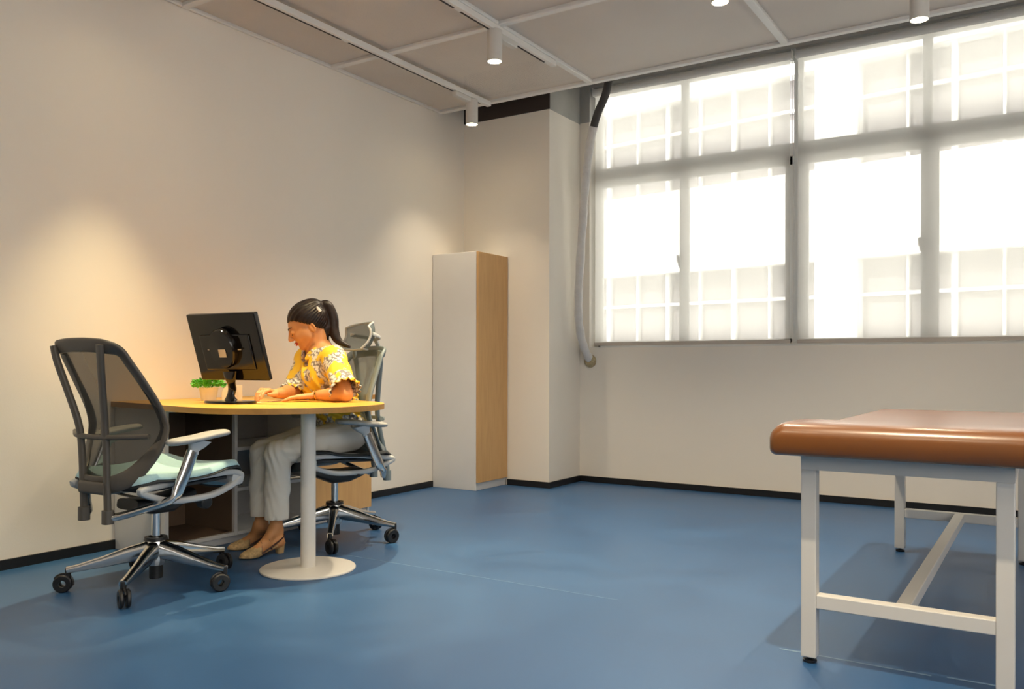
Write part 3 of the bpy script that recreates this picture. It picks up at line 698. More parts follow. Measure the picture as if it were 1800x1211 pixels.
    bots = [Vector((-0.245, -0.11, 0.436)), Vector((-0.262, -0.05, 0.428)), Vector((-0.262, 0.05, 0.428)), Vector((-0.245, 0.11, 0.436))]
    loop = side + tops + [Vector((p.x, -p.y, p.z)) for p in reversed(side)] + bots
    cen = Vector((-0.24, 0, 0.72)); insl = [p + Vector((0, (0 - p.y), (0.72 - p.z))).normalized() * 0.020 for p in loop]
    fl = crom(insl, 4, True)
    TB().sweep(fl, [0.024 + 0.010 * max(0.0, min(1.0, (0.62 - p.z) / 0.12)) + 0.004 * max(0.0, min(1.0, (p.z - 0.95) / 0.03)) for p in fl], 0.009, up=(1, 0, 0.25), closed=True, n=14, pw=3).build('back_frame', m_back, t, smooth=50)
    def mp(u, v):
        z = 0.436 + (0.992 - 0.436) * v; p = S((2 * u - 1) * 0.95, z); p.x -= 0.006; return p
    TB().grid(mp, 20, 26).build('back_mesh', m_mesh, t, smooth=80)
    # rear ladder frame carrying the back
    for s in (-1, 1):
        up = crom([(-0.262, s * 0.080, 0.335), (-0.266, s * 0.080, 0.45), (-0.270, s * 0.082, 0.58), (-0.280, s * 0.088, 0.68), (-0.305, s * 0.115, 0.80), (-0.332, s * 0.145, 0.92), (-0.342, s * 0.155, 0.985)], 4)
        up = [Vector((p.x + (0.07 * max(0, p.z - 0.40) if tilt else 0), p.y, p.z)) for p in up]
        TB().sweep(up, 0.015, 0.011, up=(1, 0, 0), n=12, pw=3.2).build('back_upright', m_back, t, smooth=50)
        ft = TB().sweep([(-0.262, s * 0.080, 0.300), (-0.262, s * 0.080, 0.352)], 0.020, 0.020, up=(1, 0, 0), n=16, pw=3)
        ft.build('upright_socket', m_back, t, smooth=40)
    TB().sweep(crom([(-0.20, -0.245, 0.638), (-0.262, -0.13, 0.634), (-0.278, -0.05, 0.632), (-0.278, 0.05, 0.632), (-0.262, 0.13, 0.634), (-0.20, 0.245, 0.638)], 5), 0.011, 0.010, up=(0, 0, 1), n=12, pw=3).build('back_crossbar', m_back, t, smooth=50)
    TB().sweep([(-0.272, -0.08, 0.435), (-0.275, 0.08, 0.435)], 0.012, 0.024, n=12, pw=4).build('back_bracket', m_back, t, smooth=40)
    # polished arms from the back foot to the armrests
    for s in (-1, 1):
        arm = crom([(-0.262, s * 0.075, 0.322), (-0.225, s * 0.115, 0.330), (-0.18, s * 0.20, 0.358), (-0.145, s * 0.262, 0.382), (-0.118, s * 0.287, 0.402), (-0.100, s * 0.291, 0.440), (-0.072, s * 0.292, 0.50), (-0.042, s * 0.292, 0.572)], 5)
        L = len(arm); A = [interp(i / (L - 1), [0, 0.3, 0.55, 0.7, 1], [0.013, 0.013, 0.014, 0.014, 0.0145]) for i in range(L)]
        B = [interp(i / (L - 1), [0, 0.3, 0.55, 0.7, 1], [0.016, 0.017, 0.020, 0.024, 0.024]) for i in range(L)]
        sup = MB().sweep(arm, A, B, up=(-0.35, 0, 1) if False else (0.9, 0, 0.45), n=16, pw=3)
        ar = sup.build('armrest', M['chrome'], t, smooth=50)
        nk = MB().sweep([(-0.040, s * 0.292, 0.562), (-0.036, s * 0.292, 0.580), (-0.024, s * 0.292, 0.596), (-0.021, s * 0.292, 0.613)], [0.014, 0.015, 0.022, 0.030], [0.022, 0.022, 0.036, 0.062], up=(1, 0, 0), n=16, pw=2.6)
        nk.build('armrest_neck', M['light_pl'], ar, smooth=50)
        pp = []; 
        path = [(-0.150, 0), (-0.143, 0.6), (-0.125, 0.86), (-0.09, 0.98), (-0.03, 1), (0.04, 0.98), (0.09, 0.92), (0.112, 0.72), (0.120, 0)]
        pts = [(x, s * 0.292, 0.622 + 0.012 * ((x + 0.02) / 0.14) + (0.004 if x > 0 else 0)) for x, _ in path]
        MB().sweep(pts, [0.047 * max(w, 0.05) for _, w in path], [0.0145 * max(w, 0.1) ** 0.5 for _, w in path], n=20, pw=2.4).build('armrest_pad', M['pad_pl'], ar, smooth=60)
    if headrest:
        TB().sweep(crom([(-0.338, 0, 0.90), (-0.362, 0, 0.96), (-0.372, 0, 1.02), (-0.350, 0, 1.065)], 5), 0.020, 0.008, up=(1, 0, 0), n=12, pw=3).build('headrest_stem', M['light_pl'], t, smooth=50)
        def hr(u, v):
            e = 2 * u - 1; q = 2 * v - 1
            rr2 = abs(e) ** 5; qq = q * (1 - 0.22 * rr2)
            w = 0.152 * (1 - 0.10 * abs(q) ** 4)
            x = -0.345 + 0.085 * e * e - 0.030 * q + 0.022 * q * q
            return Vector((x, w * e, 1.055 + 0.072 * qq + 0.012 * (1 - e * e)))
        TB().grid(hr, 24, 14).build('headrest_mesh', m_mesh, t, smooth=80)
        edge = [hr(u, 0) for u in np.linspace(0, 1, 14)] + [hr(1, v) for v in np.linspace(0.12, 0.88, 6)] + [hr(u, 1) for u in np.linspace(1, 0, 14)] + [hr(0, v) for v in np.linspace(0.88, 0.12, 6)]
        TB().sweep(edge, 0.006, 0.006, up=(1, 0, 0), closed=True, n=10).build('headrest_frame', M['light_pl'], t, smooth=60)
        for s in (-1, 1):
            TB().sweep(crom([(-0.362, s * 0.01, 1.05), (-0.350, s * 0.08, 1.06), (-0.285, s * 0.135, 1.075)], 5), 0.011, 0.005, up=(1, 0, 0), n=10).build('headrest_bracket', M['light_pl'], t, smooth=60)
    return t
M['mesh2'] = seethrough('pale_chair_mesh', (0.14, 0.175, 0.185), 0.20, 0.8)
M['frame2'] = mat('blue_grey_chair_plastic', (0.20, 0.24, 0.25), 0.42, var=0.03)
office_chair(False, (0.79, 2.157, 0), R(90), R(17), 'empty office chair in front of the desk, its dark mesh back towards the camera', M['frame_shaded'], M['mesh'])
office_chair(True, (0.768, 3.215, 0), R(248), R(22.5), 'office chair with a headrest, the seated person on it', M['frame2'], M['mesh2'], 0.19)

# ------------------------------------------------------------------ signed-distance modelling for the person
class SDF:
    def __init__(s, lo, hi, h):
        s.lo = np.array(lo, float); s.h = h
        s.n = np.ceil((np.array(hi) - s.lo) / h).astype(int) + 1
        s.F = np.full(tuple(s.n), 0.06, np.float32)
    def blk(s, lo, hi, m):
        a = np.clip(np.floor((np.array(lo) - m - s.lo) / s.h).astype(int), 0, s.n - 1)
        b = np.clip(np.ceil((np.array(hi) + m - s.lo) / s.h).astype(int) + 1, 1, s.n)
        sl = tuple(slice(a[i], b[i]) for i in range(3))
        g = np.meshgrid(*[s.lo[i] + s.h * np.arange(a[i], b[i]) for i in range(3)], indexing='ij')
        return sl, np.stack(g, -1).astype(np.float32)
    def put(s, sl, d, k, op='u'):
        f = s.F[sl]
        if op == 'u':
            h = np.clip(0.5 + 0.5 * (f - d) / k, 0, 1); s.F[sl] = f * (1 - h) + d * h - k * h * (1 - h)
        elif op == 's':
            h = np.clip(0.5 - 0.5 * (f + d) / k, 0, 1); s.F[sl] = f * (1 - h) - d * h + k * h * (1 - h)
        elif op == 'i':
            h = np.clip(0.5 - 0.5 * (f - d) / k, 0, 1); s.F[sl] = f * (1 - h) + d * h + k * h * (1 - h)
    def cone(s, a, b, ra, rb, k=0.01, op='u'):
        a = np.array(a, float); b = np.array(b, float); R_ = max(ra, rb)
        sl, P = s.blk(np.minimum(a, b) - R_, np.maximum(a, b) + R_, k + 0.035)
        ab = b - a; L2 = float(ab @ ab) or 1e-9
        t = np.clip(((P - a) @ ab) / L2, 0, 1)
        d = np.linalg.norm(P - a - t[..., None] * ab, axis=-1) - (ra + (rb - ra) * t)
        s.put(sl, d.astype(np.float32), k, op)
    def chain(s, pts, rs, k=0.01):
        for i in range(len(pts) - 1): s.cone(pts[i], pts[i + 1], rs[i], rs[i + 1], k)
    def ell(s, c, axes, rad, k=0.01, op='u'):
        c = np.array(c, float); A = np.array([list(v) for v in axes], float); rad = np.array(rad, float); m = rad.max()
        sl, P = s.blk(c - m, c + m, k + 0.035)
        q = (P - c) @ A.T; kk = np.linalg.norm(q / rad, axis=-1); k2 = np.linalg.norm(q / (rad * rad), axis=-1)
        d = kk * (kk - 1) / np.maximum(k2, 1e-6)
        s.put(sl, d.astype(np.float32), k, op)
    def plane(s, p, nrm, k=0.004, lo=None, hi=None):
        """keep the side the normal points away from"""
        sl, P = s.blk(lo if lo is not None else s.lo, hi if hi is not None else s.lo + s.h * s.n, 0)
        n = np.array(nrm, float); n /= np.linalg.norm(n); d = ((P - np.array(p)) @ n)
        s.put(sl, d.astype(np.float32), k, 'i')
    def func(s, fn):
        sl, P = s.blk(s.lo, s.lo + s.h * s.n, 0); s.F = fn(P, s.F).astype(np.float32)
    def mesh(s, name, m, parent=None, off=(0, 0, 0), iso=0.0):
        w = 3 * s.h
        G = vdb.FloatGrid(w); F = np.clip(s.F, -w, w); G.copyFromArray(np.ascontiguousarray(F))
        P, Q = G.convertToQuads(iso)
        P = P * s.h + s.lo - np.array(off)
        me = bpy.data.meshes.new(name); me.from_pydata(P.tolist(), [], Q[:, ::-1].tolist()); me.update()
        bm = bmesh.new(); bm.from_mesh(me); bmesh.ops.recalc_face_normals(bm, faces=bm.faces); bm.to_mesh(me); bm.free()
        me.shade_smooth(); me.materials.append(m)
        o = bpy.data.objects.new(name, me); COL.objects.link(o)
        if parent is not None: o.parent = parent
        return o

V = lambda *a: np.array(a, float)
# head frame: EAR = middle between the ears
HD = V(-0.70, -0.714, 0); HD /= np.linalg.norm(HD)
pt = R(32); UPZ = V(0, 0, 1)
HF = HD * math.cos(pt) - UPZ * math.sin(pt); HU = UPZ * math.cos(pt) + HD * math.sin(pt); HS = np.cross(HU, HF)   # forward, up, left
EAR = V(0.751, 3.068, 1.097) - HS * 0.072
HAX = (HF, HS, HU)
def Hp(a, s_, b): return EAR + HF * a + HS * s_ + HU * b
TD = V(-0.32, -0.947, 0); TD /= np.linalg.norm(TD); TL = V(-TD[1], TD[0], 0)      # torso forward, torso left
# joints
shL = V(0.862, 3.112, 0.945); shR = V(0.575, 3.205, 0.945)
elL = V(1.030, 3.020, 0.770); wrL = V(0.850, 3.000, 0.762)
elR = V(0.597, 3.090, 0.772); wrR = V(0.668, 2.905, 0.768)
hip = V(0.772, 3.262, 0.555); hipL = hip + TL * 0.085; hipR = hip - TL * 0.085
knL = V(0.722, 2.872, 0.478); knR = V(0.566, 2.915, 0.468)
anL = V(0.745, 2.842, 0.110); anR = V(0.606, 2.872, 0.110)
chest = V(0.742, 3.165, 0.86); belly = V(0.752, 3.235, 0.70); neckb = V(0.722, 3.150, 0.985)
PO = (0.76, 3.2, 0.47)

body = SDF((0.42, 2.58, -0.005), (1.10, 3.42, 1.25), 0.0034)
# head
body.ell(Hp(-0.005, 0, 0.055), HAX, (0.092, 0.072, 0.082), 0.01)
body.ell(Hp(0.052, 0, 0.020), HAX, (0.055, 0.058, 0.078), 0.02)
body.ell(Hp(0.050, 0, -0.035), HAX, (0.050, 0.045, 0.036), 0.02)
body.ell(Hp(0.088, 0, -0.058), HAX, (0.018, 0.020, 0.014), 0.015)
for s_ in (-1, 1):
    body.ell(Hp(0.070, s_ * 0.036, -0.004), HAX, (0.026, 0.020, 0.024), 0.015)          # cheek
    body.ell(Hp(0.108, s_ * 0.031, 0.034), HAX, (0.015, 0.020, 0.012), 0.010, 's')      # eye socket
    body.ell(Hp(0.088, s_ * 0.031, 0.030), HAX, (0.0155, 0.0165, 0.0130), 0.004)        # lowered lid
    body.cone(Hp(0.030, s_ * 0.050, -0.030), Hp(0.075, s_ * 0.026, -0.056), 0.016, 0.014, 0.015)
    body.ell(Hp(0.030, s_ * 0.050, -0.002), HAX, (0.036, 0.0185, 0.036), 0.014)
    # ear
    e0 = Hp(-0.004, s_ * 0.071, 0.003)
    body.ell(e0, (HF * 0.94 + HS * s_ * -0.34, HS * s_ * 0.94 + HF * 0.34, HU), (0.017, 0.006, 0.030), 0.004)
    body.ell(e0 + HS * s_ * 0.006 + HF * 0.002, HAX, (0.009, 0.004, 0.017), 0.004, 's')
body.cone(Hp(0.100, 0, 0.042), Hp(0.121, 0, 0.012), 0.0075, 0.0095, 0.010)               # nose
body.ell(Hp(0.121, 0, 0.006), HAX, (0.011, 0.010, 0.009), 0.006)
for s_ in (-1, 1): body.ell(Hp(0.111, s_ * 0.011, 0.002), HAX, (0.010, 0.007, 0.008), 0.005)
body.ell(Hp(0.103, 0, -0.020), HAX, (0.010, 0.021, 0.0055), 0.005)
body.ell(Hp(0.101, 0, -0.031), HAX, (0.010, 0.017, 0.006), 0.005)
body.ell(Hp(0.112, 0, -0.0255), HAX, (0.006, 0.022, 0.0012), 0.002, 's')
# neck and shoulders
body.cone(Hp(-0.035, 0, -0.010), neckb, 0.048, 0.054, 0.02)
body.cone(neckb, (shL + neckb) / 2 + V(0, 0, -0.01), 0.050, 0.045, 0.03)
body.cone(neckb, (shR + neckb) / 2 + V(0, 0, -0.01), 0.050, 0.045, 0.03)
body.cone((shL + neckb) / 2, shL, 0.045, 0.042, 0.03); body.cone((shR + neckb) / 2, shR, 0.045, 0.042, 0.03)
TA = (TD, TL, UPZ)
body.ell(chest, TA, (0.085, 0.130, 0.150), 0.04); body.ell(belly, TA, (0.085, 0.115, 0.13), 0.04); body.ell(hip, TA, (0.10, 0.14, 0.085), 0.04)
# arms
def arm(sh, el, wr):
    body.cone(sh, el, 0.042, 0.036, 0.015); m = el + (wr - el) * 0.35
    body.cone(el, m, 0.036, 0.0355, 0.01); body.cone(m, wr, 0.0355, 0.0225, 0.012)
arm(shL, elL, wrL); arm(shR, elR, wrR)
# legs
for h_, k_, a_ in ((hipL, knL, anL), (hipR, knR, anR)):
    body.cone(h_, k_, 0.072, 0.050, 0.03); c_ = k_ + (a_ - k_) * 0.3
    body.cone(k_, c_, 0.047, 0.049, 0.02); body.cone(c_, a_ + V(0, 0, 0.05), 0.049, 0.028, 0.02); body.cone(a_ + V(0, 0, 0.05), a_, 0.028, 0.030, 0.01)
# feet in heeled sandals
def foot(an, toe, heel):
    d = toe - heel; d[2] = 0; d /= np.linalg.norm(d); w = V(-d[1], d[0], 0)
    hb = heel + V(0, 0, 0.052) + d * 0.026; ball = heel + d * 0.150 + V(0, 0, 0.026)
    body.cone(an, hb, 0.030, 0.025, 0.02); body.cone(an + d * 0.015, heel + d * 0.10 + V(0, 0, 0.055), 0.028, 0.024, 0.02)
    body.cone(hb, ball, 0.024, 0.024, 0.02); body.cone(heel + d * 0.10 + V(0, 0, 0.055), ball, 0.024, 0.020, 0.02)
    for i_, (o_, L_) in enumerate(((-0.018, 0.055), (-0.007, 0.052), (0.003, 0.046), (0.012, 0.040), (0.020, 0.032))):
        p0 = ball + w * o_ * 0.9; body.cone(p0, p0 + d * L_ + V(0, 0, -0.013), 0.011, 0.008, 0.006)
    return d, w
heL = V(0.768, 2.868, 0.0); toL = V(0.722, 2.640, 0.0); heR = V(0.600, 2.955, 0.0); toR = V(0.515, 2.735, 0.0)
footL = foot(anL, toL, heL); footR = foot(anR, toR, heR)
# hands
def hand(wr, fwd, side, up, fingers, thumb, scale=1.0):
    fwd = fwd / np.linalg.norm(fwd); side = side - fwd * (side @ fwd); side /= np.linalg.norm(side)
    nrm = np.cross(fwd, side); nrm = nrm if nrm @ up > 0 else -nrm
    kc = wr + fwd * 0.078
    for o_ in (-0.026, -0.009, 0.009, 0.025):
        body.cone(wr + side * o_ * 0.55 + fwd * 0.012, kc + side * o_, 0.0135, 0.0115, 0.008)
    out_ = []
    for i_, (o_, L_, cur) in enumerate(fingers):
        p = kc + side * o_; ang = cur[0]; seg = (0.46, 0.30, 0.24)
        for j_ in range(3):
            dv = fwd * math.cos(ang) - nrm * math.sin(ang); dv = dv + side * (o_ * 1.5); dv /= np.linalg.norm(dv)
            q = p + dv * L_ * seg[j_]; body.cone(p, q, 0.0092 - 0.0009 * j_, 0.0085 - 0.0009 * j_, 0.0025); p = q
            if j_ < 2: ang += cur[j_ + 1]
        out_.append(p)
    body.chain([wr + fwd * 0.018 + side * thumb[0] * 0.020] + [wr + fwd * a__ + side * b__ + nrm * c__ for a__, b__, c__ in thumb[1]], [0.0145, 0.0125, 0.0105, 0.0085], 0.004)
    return out_
# left hand lies flat, relaxed
hfL = V(-0.078, -0.098, -0.008)
sideL = np.cross(UPZ, hfL); sideL /= np.linalg.norm(sideL)        # points to the index/thumb side or away
hand(wrL + V(-0.004, -0.006, -0.002), hfL, sideL, UPZ, [(-0.026, 0.060, (0.12, 0.25, 0.2)), (-0.009, 0.074, (0.10, 0.22, 0.15)), (0.009, 0.078, (0.08, 0.2, 0.15)), (0.026, 0.070, (0.06, 0.2, 0.12))], (-1, ((0.045, -0.042, -0.006), (0.068, -0.052, -0.010), (0.088, -0.053, -0.012))))
# right hand bent down, fingertips on the paper
hfR = V(0.010, -0.085, 0.022)
sideR = np.cross(UPZ, hfR); sideR /= np.linalg.norm(sideR)
hand(wrR, hfR, sideR, UPZ, [(-0.026, 0.060, (0.85, 0.55, 0.3)), (-0.009, 0.074, (0.75, 0.5, 0.3)), (0.009, 0.078, (0.65, 0.45, 0.25)), (0.025, 0.072, (0.5, 0.5, 0.25))], (1, ((0.045, 0.040, -0.012), (0.070, 0.044, -0.020), (0.090, 0.040, -0.024))))
# nothing of the body goes through the table top
sl_, P_ = body.blk((0.42, 2.58, 0.60), (1.10, 3.13, 0.775), 0)
under = (P_[..., 2] - 0.7315)
inside = (P_[..., 1] < 3.14) & (P_[..., 2] > 0.70)
body.F[sl_] = np.where(inside, np.maximum(body.F[sl_], -under), body.F[sl_])
person = body.mesh('person', M['skin'], off=PO)
person.location = PO
tag(person, 'seated woman in a yellow floral blouse and cream trousers, looking down at the desk', 'person')

# ---- lips, brows, lashes
def strip(name, pts, a, b_, m_, up):
    return MB().sweep(crom(pts, 4), a, b_, up=up, n=10).build(name, m_, person, PO, smooth=60)
lp_ = MB()
lp_.sweep(crom([Hp(0.0985, 0.021, -0.0245), Hp(0.110, 0.010, -0.0205), Hp(0.1138, 0, -0.0215), Hp(0.110, -0.010, -0.0205), Hp(0.0985, -0.021, -0.0245)], 4), [0.0012] + [0.0035] * 15 + [0.0012], [0.001] + [0.0034] * 15 + [0.001], up=HU, n=10)
lp_.sweep(crom([Hp(0.0985, 0.020, -0.0258), Hp(0.108, 0.010, -0.0310), Hp(0.1115, 0, -0.0315), Hp(0.108, -0.010, -0.0310), Hp(0.0985, -0.020, -0.0258)], 4), [0.0012] + [0.0036] * 15 + [0.0012], [0.001] + [0.0042] * 15 + [0.001], up=HU, n=10)
lp_.build('lips', M['lip'], person, PO, smooth=60)
for s_ in (-1, 1):
    strip('eyebrow', [Hp(0.1045, s_ * 0.016, 0.053), Hp(0.100, s_ * 0.032, 0.059), Hp(0.084, s_ * 0.047, 0.055)], 0.0022, 0.0022, M['lash'], HU)
    strip('eyelash', [Hp(0.1005, s_ * 0.018, 0.0245), Hp(0.1035, s_ * 0.030, 0.0205), Hp(0.096, s_ * 0.044, 0.0250)], 0.0018, 0.0012, M['lash'], HU)

# ---- hair: cap and ponytail
hr_ = SDF((0.52, 2.90, 0.93), (1.0, 3.36, 1.27), 0.0030)
hr_.ell(Hp(-0.010, 0, 0.058), HAX, (0.104, 0.083, 0.093), 0.01)
hr_.cone(Hp(-0.045, 0, 0.02), Hp(-0.062, 0, -0.035), 0.066, 0.040, 0.02)
def hairline(P, F):
    q = P - EAR; a = q @ HF; b = q @ HU; s2 = q @ HS
    d1 = a - (0.010 + (b - 0.020) * 0.93) - 0.012 * np.cos(np.clip(np.abs(s2) / 0.07, 0, 1) * math.pi)
    d1 = np.minimum(d1, 0.0 + (a + 0.014)) if False else d1
    low = (a + 0.012) - np.clip((b + 0.03) * 0.4, -0.03, 0.03)
    d = np.where(b > 0.020, d1 * 0.72, np.maximum(d1 * 0.72, a + 0.010))
    phi = np.arctan2(s2, b - 0.055 + 0.55 * (a + 0.09)); near = np.clip((0.125 - np.abs(s2) * 0 - np.maximum(0, -a - 0.02)) / 0.05, 0, 1)
    return np.maximum(F, d + 0.0012 * np.sin(30 * phi)) + 0.0013 * np.sin(36 * phi + 3 * a * 20) * near
hr_.func(hairline)
# swept to the tie, then the tail
tie = V(0.750, 3.116, 1.176) - HS * 0.04
hr_.cone(Hp(-0.065, 0, 0.085), tie, 0.045, 0.020, 0.03)
def C3(*p): return [np.array(q) for q in crom(p, 5)]
tail1 = C3(tie, tie + V(0.012, 0.012, 0.042), tie + V(0.036, 0.030, 0.040), tie + V(0.058, 0.044, -0.025), tie + V(0.070, 0.040, -0.090), tie + V(0.098, 0.042, -0.140), tie + V(0.150, 0.072, -0.172))
hr_.chain(tail1, list(np.interp(np.linspace(0, 1, len(tail1)), [0, 0.2, 0.45, 0.75, 1], [0.014, 0.019, 0.027, 0.022, 0.006])), 0.008)
tail2 = C3(tie + V(0.012, 0.014, 0.028), tie + V(0.032, 0.022, -0.030), tie + V(0.030, 0.014, -0.090), tie + V(0.040, 0.012, -0.158))
hr_.chain(tail2, list(np.interp(np.linspace(0, 1, len(tail2)), [0, 0.6, 1], [0.018, 0.028, 0.008])), 0.010)
tail3 = C3(tie + V(0.045, 0.040, 0.020), tie + V(0.066, 0.050, -0.045), tie + V(0.084, 0.046, -0.115), tie + V(0.126, 0.058, -0.165))
hr_.chain(tail3, list(np.interp(np.linspace(0, 1, len(tail3)), [0, 0.6, 1], [0.012, 0.015, 0.005])), 0.006)
tag(hr_.mesh('hair', M['hair'], person, off=PO), 'dark hair tied back in a ponytail')
tw = MB(); tw.sweep([tie + HS * (0.017 * math.cos(q)) + HF * 0.0 + HU * (0.017 * math.sin(q)) + V(0.002, 0.004, 0.006) for q in np.linspace(0, 2 * math.pi, 17)[:-1]], 0.005, 0.005, closed=True, up=HF, n=8)
tw.build('hair_tie', M['black_pl'], person, PO, smooth=60)

cc = Hp(-0.079, 0.067, 0.065)
cl = MB().sweep([cc + HU * 0.018 - HF * 0.002, cc + HU * 0.006, cc - HU * 0.014 - HF * 0.003], [0.0015, 0.0075, 0.0085], [0.003, 0.004, 0.004], up=HS, n=12, pw=3)  # added pale patch, stands for wall seen between head and ponytail
tag(cl.build('wall_gap_patch', M['grid'], person, PO, smooth=50), 'pale patch standing for the wall between head and ponytail')
# ---- blouse
bl = SDF((0.44, 2.96, 0.50), (1.10, 3.46, 1.07), 0.0036)
bl.ell(chest + V(0, 0, 0.0), TA, (0.112, 0.150, 0.150), 0.04)
bl.ell(belly + TD * 0.0, TA, (0.118, 0.142, 0.15), 0.05)
bl.ell(hip + V(0, 0, 0.02) - TD * 0.012, TA, (0.128, 0.165, 0.085), 0.05)
nb = neckb + V(0, 0, -0.035)
for sh, sg in ((shL, 1), (shR, -1)):
    bl.cone(nb, sh, 0.062, 0.058, 0.04)
def sleeve(sh, en, r0, r1):
    bl.cone(sh + V(0, 0, 0.0), en, r0, r1, 0.03)
slL = shL + (elL - shL) * 0.90 + V(0.0, 0, 0.012); slR = shR + (elR - shR) * 0.92
sleeve(shL, slL, 0.060, 0.066); sleeve(shR, slR, 0.060, 0.060)
bl.cone(nb + V(0, 0, 0.01), nb + V(-0.008, -0.012, 0.055), 0.060, 0.055, 0.012)    # stand collar
def folds(P, F):
    x, y, z = P[..., 0], P[..., 1], P[..., 2]
    f = 0.0035 * np.sin(62 * x + 18 * z + 2.0 * np.sin(20 * y)) * np.sin(30 * y + 12 * z) + 0.003 * np.sin(95 * (x + y) + 26 * np.sin(9 * z))
    return F + f * np.clip((1.0 - z) / 0.25, 0.25, 1)
bl.func(folds)
# sleeve ends, neck opening, V at the front, inside hollowed
dL = (slL - shL) / np.linalg.norm(slL - shL)
sl_, P_ = bl.blk((0.90, 2.9, 0.5), (1.12, 3.2, 1.0), 0)
bl.F[sl_] = np.where(((P_ - slL) @ dL > -0.004) & (np.linalg.norm(P_ - slL, axis=-1) < 0.105), np.maximum(bl.F[sl_], (P_ - slL) @ dL), bl.F[sl_])
dR = (slR - shR) / np.linalg.norm(slR - shR)
sl_, P_ = bl.blk((0.44, 2.9, 0.5), (0.66, 3.16, 0.92), 0)
bl.F[sl_] = np.where((np.linalg.norm(P_ - slR, axis=-1) < 0.085), np.maximum(bl.F[sl_], np.minimum((P_ - slR) @ dR, 0.02)), bl.F[sl_])
bl.cone(nb + V(-0.012, -0.018, 0.03), nb + V(-0.03, -0.045, 0.12), 0.050, 0.070, 0.004, 's')       # neck opening
bl.cone(nb + V(-0.02, -0.05, 0.035), chest + TD * 0.150 + V(0, 0, -0.035), 0.046, 0.012, 0.006, 's')  # V
bl.cone(shL + dL * 0.10, slL + dL * 0.04, 0.050, 0.060, 0.004, 's')
bl.cone(shR + dR * 0.12, slR + dR * 0.04, 0.045, 0.054, 0.004, 's')
sl_, P_ = bl.blk((0.44, 2.9, 0.5), (1.10, 3.46, 0.60), 0)
bl.F[sl_] = np.maximum(bl.F[sl_], (0.535 + 0.0 * P_[..., 0]) - P_[..., 2])
sl_, P_ = bl.blk((0.44, 2.96, 0.69), (1.10, 3.14, 0.78), 0)
bl.F[sl_] = np.maximum(bl.F[sl_], np.where(P_[..., 2] < 0.7325, np.where(P_[..., 1] < 3.17, 0.7325 - P_[..., 2], -1), -1))
# keep the back of the blouse out of the table and frills of cloth round the sleeve ends
blo = bl.mesh('blouse', M['floral'], person, off=PO)
tag(blo, 'yellow blouse printed with grey and white flowers')
def frill(c, ax, r, m_, amp=0.008, wid=0.030, kk=15):
    ax = ax / np.linalg.norm(ax); u = np.cross(ax, UPZ); u /= np.linalg.norm(u); w = np.cross(ax, u)
    def fn(a, b_):
        q = 2 * math.pi * a; rr_ = r + b_ * 0.012 + amp * b_ * math.sin(kk * q)
        p = c + (u * math.cos(q) + w * math.sin(q)) * rr_ + ax * (wid * (b_ - 0.35) + 0.004 * b_ * math.sin(kk * q * 2 + 1))
        if p[2] < 0.734 and p[1] < 3.2: p[2] = 0.734
        return p
    g = MB().grid(fn, 120, 5); o = g.build('sleeve_frill', m_, blo, PO, smooth=80)
    md = o.modifiers.new('solid', 'SOLIDIFY'); md.thickness = 0.002
    return o
frill(slL + dL * 0.0, dL, 0.064, M['floral']); frill(slR + dR * 0.0, dR, 0.057, M['floral'])
for s_, aa in ((1, 0.9), (-1, 0.9)):   # collar leaves
    pts = C3(nb + V(0, 0, 0.062) - TD * 0.058, nb + V(0, 0, 0.058) + TL * s_ * 0.056 - TD * 0.01, nb + V(0, 0, 0.030) + TL * s_ * 0.048 + TD * 0.050, nb + V(0, 0, -0.012) + TL * s_ * 0.020 + TD * 0.088)
    MB().sweep(pts, 0.004, [0.018] * (len(pts) - 3) + [0.015, 0.011, 0.004], up=UPZ, n=12).build('collar', M['floral'], blo, PO, smooth=60)

# ---- trousers
tr = SDF((0.46, 2.76, 0.14), (1.02, 3.44, 0.68), 0.0036)
tr.ell(hip - TD * 0.010 + V(0, 0, 0.0), TA, (0.118, 0.158, 0.085), 0.04)
for h_, k_, a_ in ((hipL, knL, anL), (hipR, knR, anR)):
    hem = a_ + V(0, 0, 0.060) + TD * -0.004; mid_ = k_ + (a_ - k_) * 0.45
    tr.cone(h_, h_ + (k_ - h_) * 0.5, 0.086, 0.076, 0.03); tr.cone(h_ + (k_ - h_) * 0.5, k_, 0.076, 0.062, 0.02)
    tr.cone(k_, mid_, 0.062, 0.059, 0.02); tr.cone(mid_, hem, 0.059, 0.058, 0.02)
def tfold(P, F):
    x, y, z = P[..., 0], P[..., 1], P[..., 2]
    near = np.exp(-((np.abs(z - 0.47)) / 0.06) ** 2) + 0.35
    return F + 0.0025 * near * np.sin(70 * z + 60 * y + 8 * np.sin(25 * x)) + 0.0016 * np.sin(45 * x + 20 * z)
tr.func(tfold)
for a_ in (anL, anR):
    z_ = a_[2] + 0.052
    sl_, P_ = tr.blk((a_[0] - 0.09, a_[1] - 0.09, 0.1), (a_[0] + 0.09, a_[1] + 0.09, 0.26), 0)
    tr.F[sl_] = np.maximum(tr.F[sl_], z_ - P_[..., 2])
    tr.cone(a_ + V(0, 0, 0.03), a_ + V(0, 0, 0.10), 0.050, 0.040, 0.003, 's')
    # slit at the hem on the outer front
    if a_ is anL:
        v0 = a_ + V(0.040, -0.048, 0.045); tr.cone(v0, v0 + V(0.0, 0, 0.085), 0.015, 0.001, 0.001, 's')
tr.mesh('trousers', M['trousers'], person, off=PO)

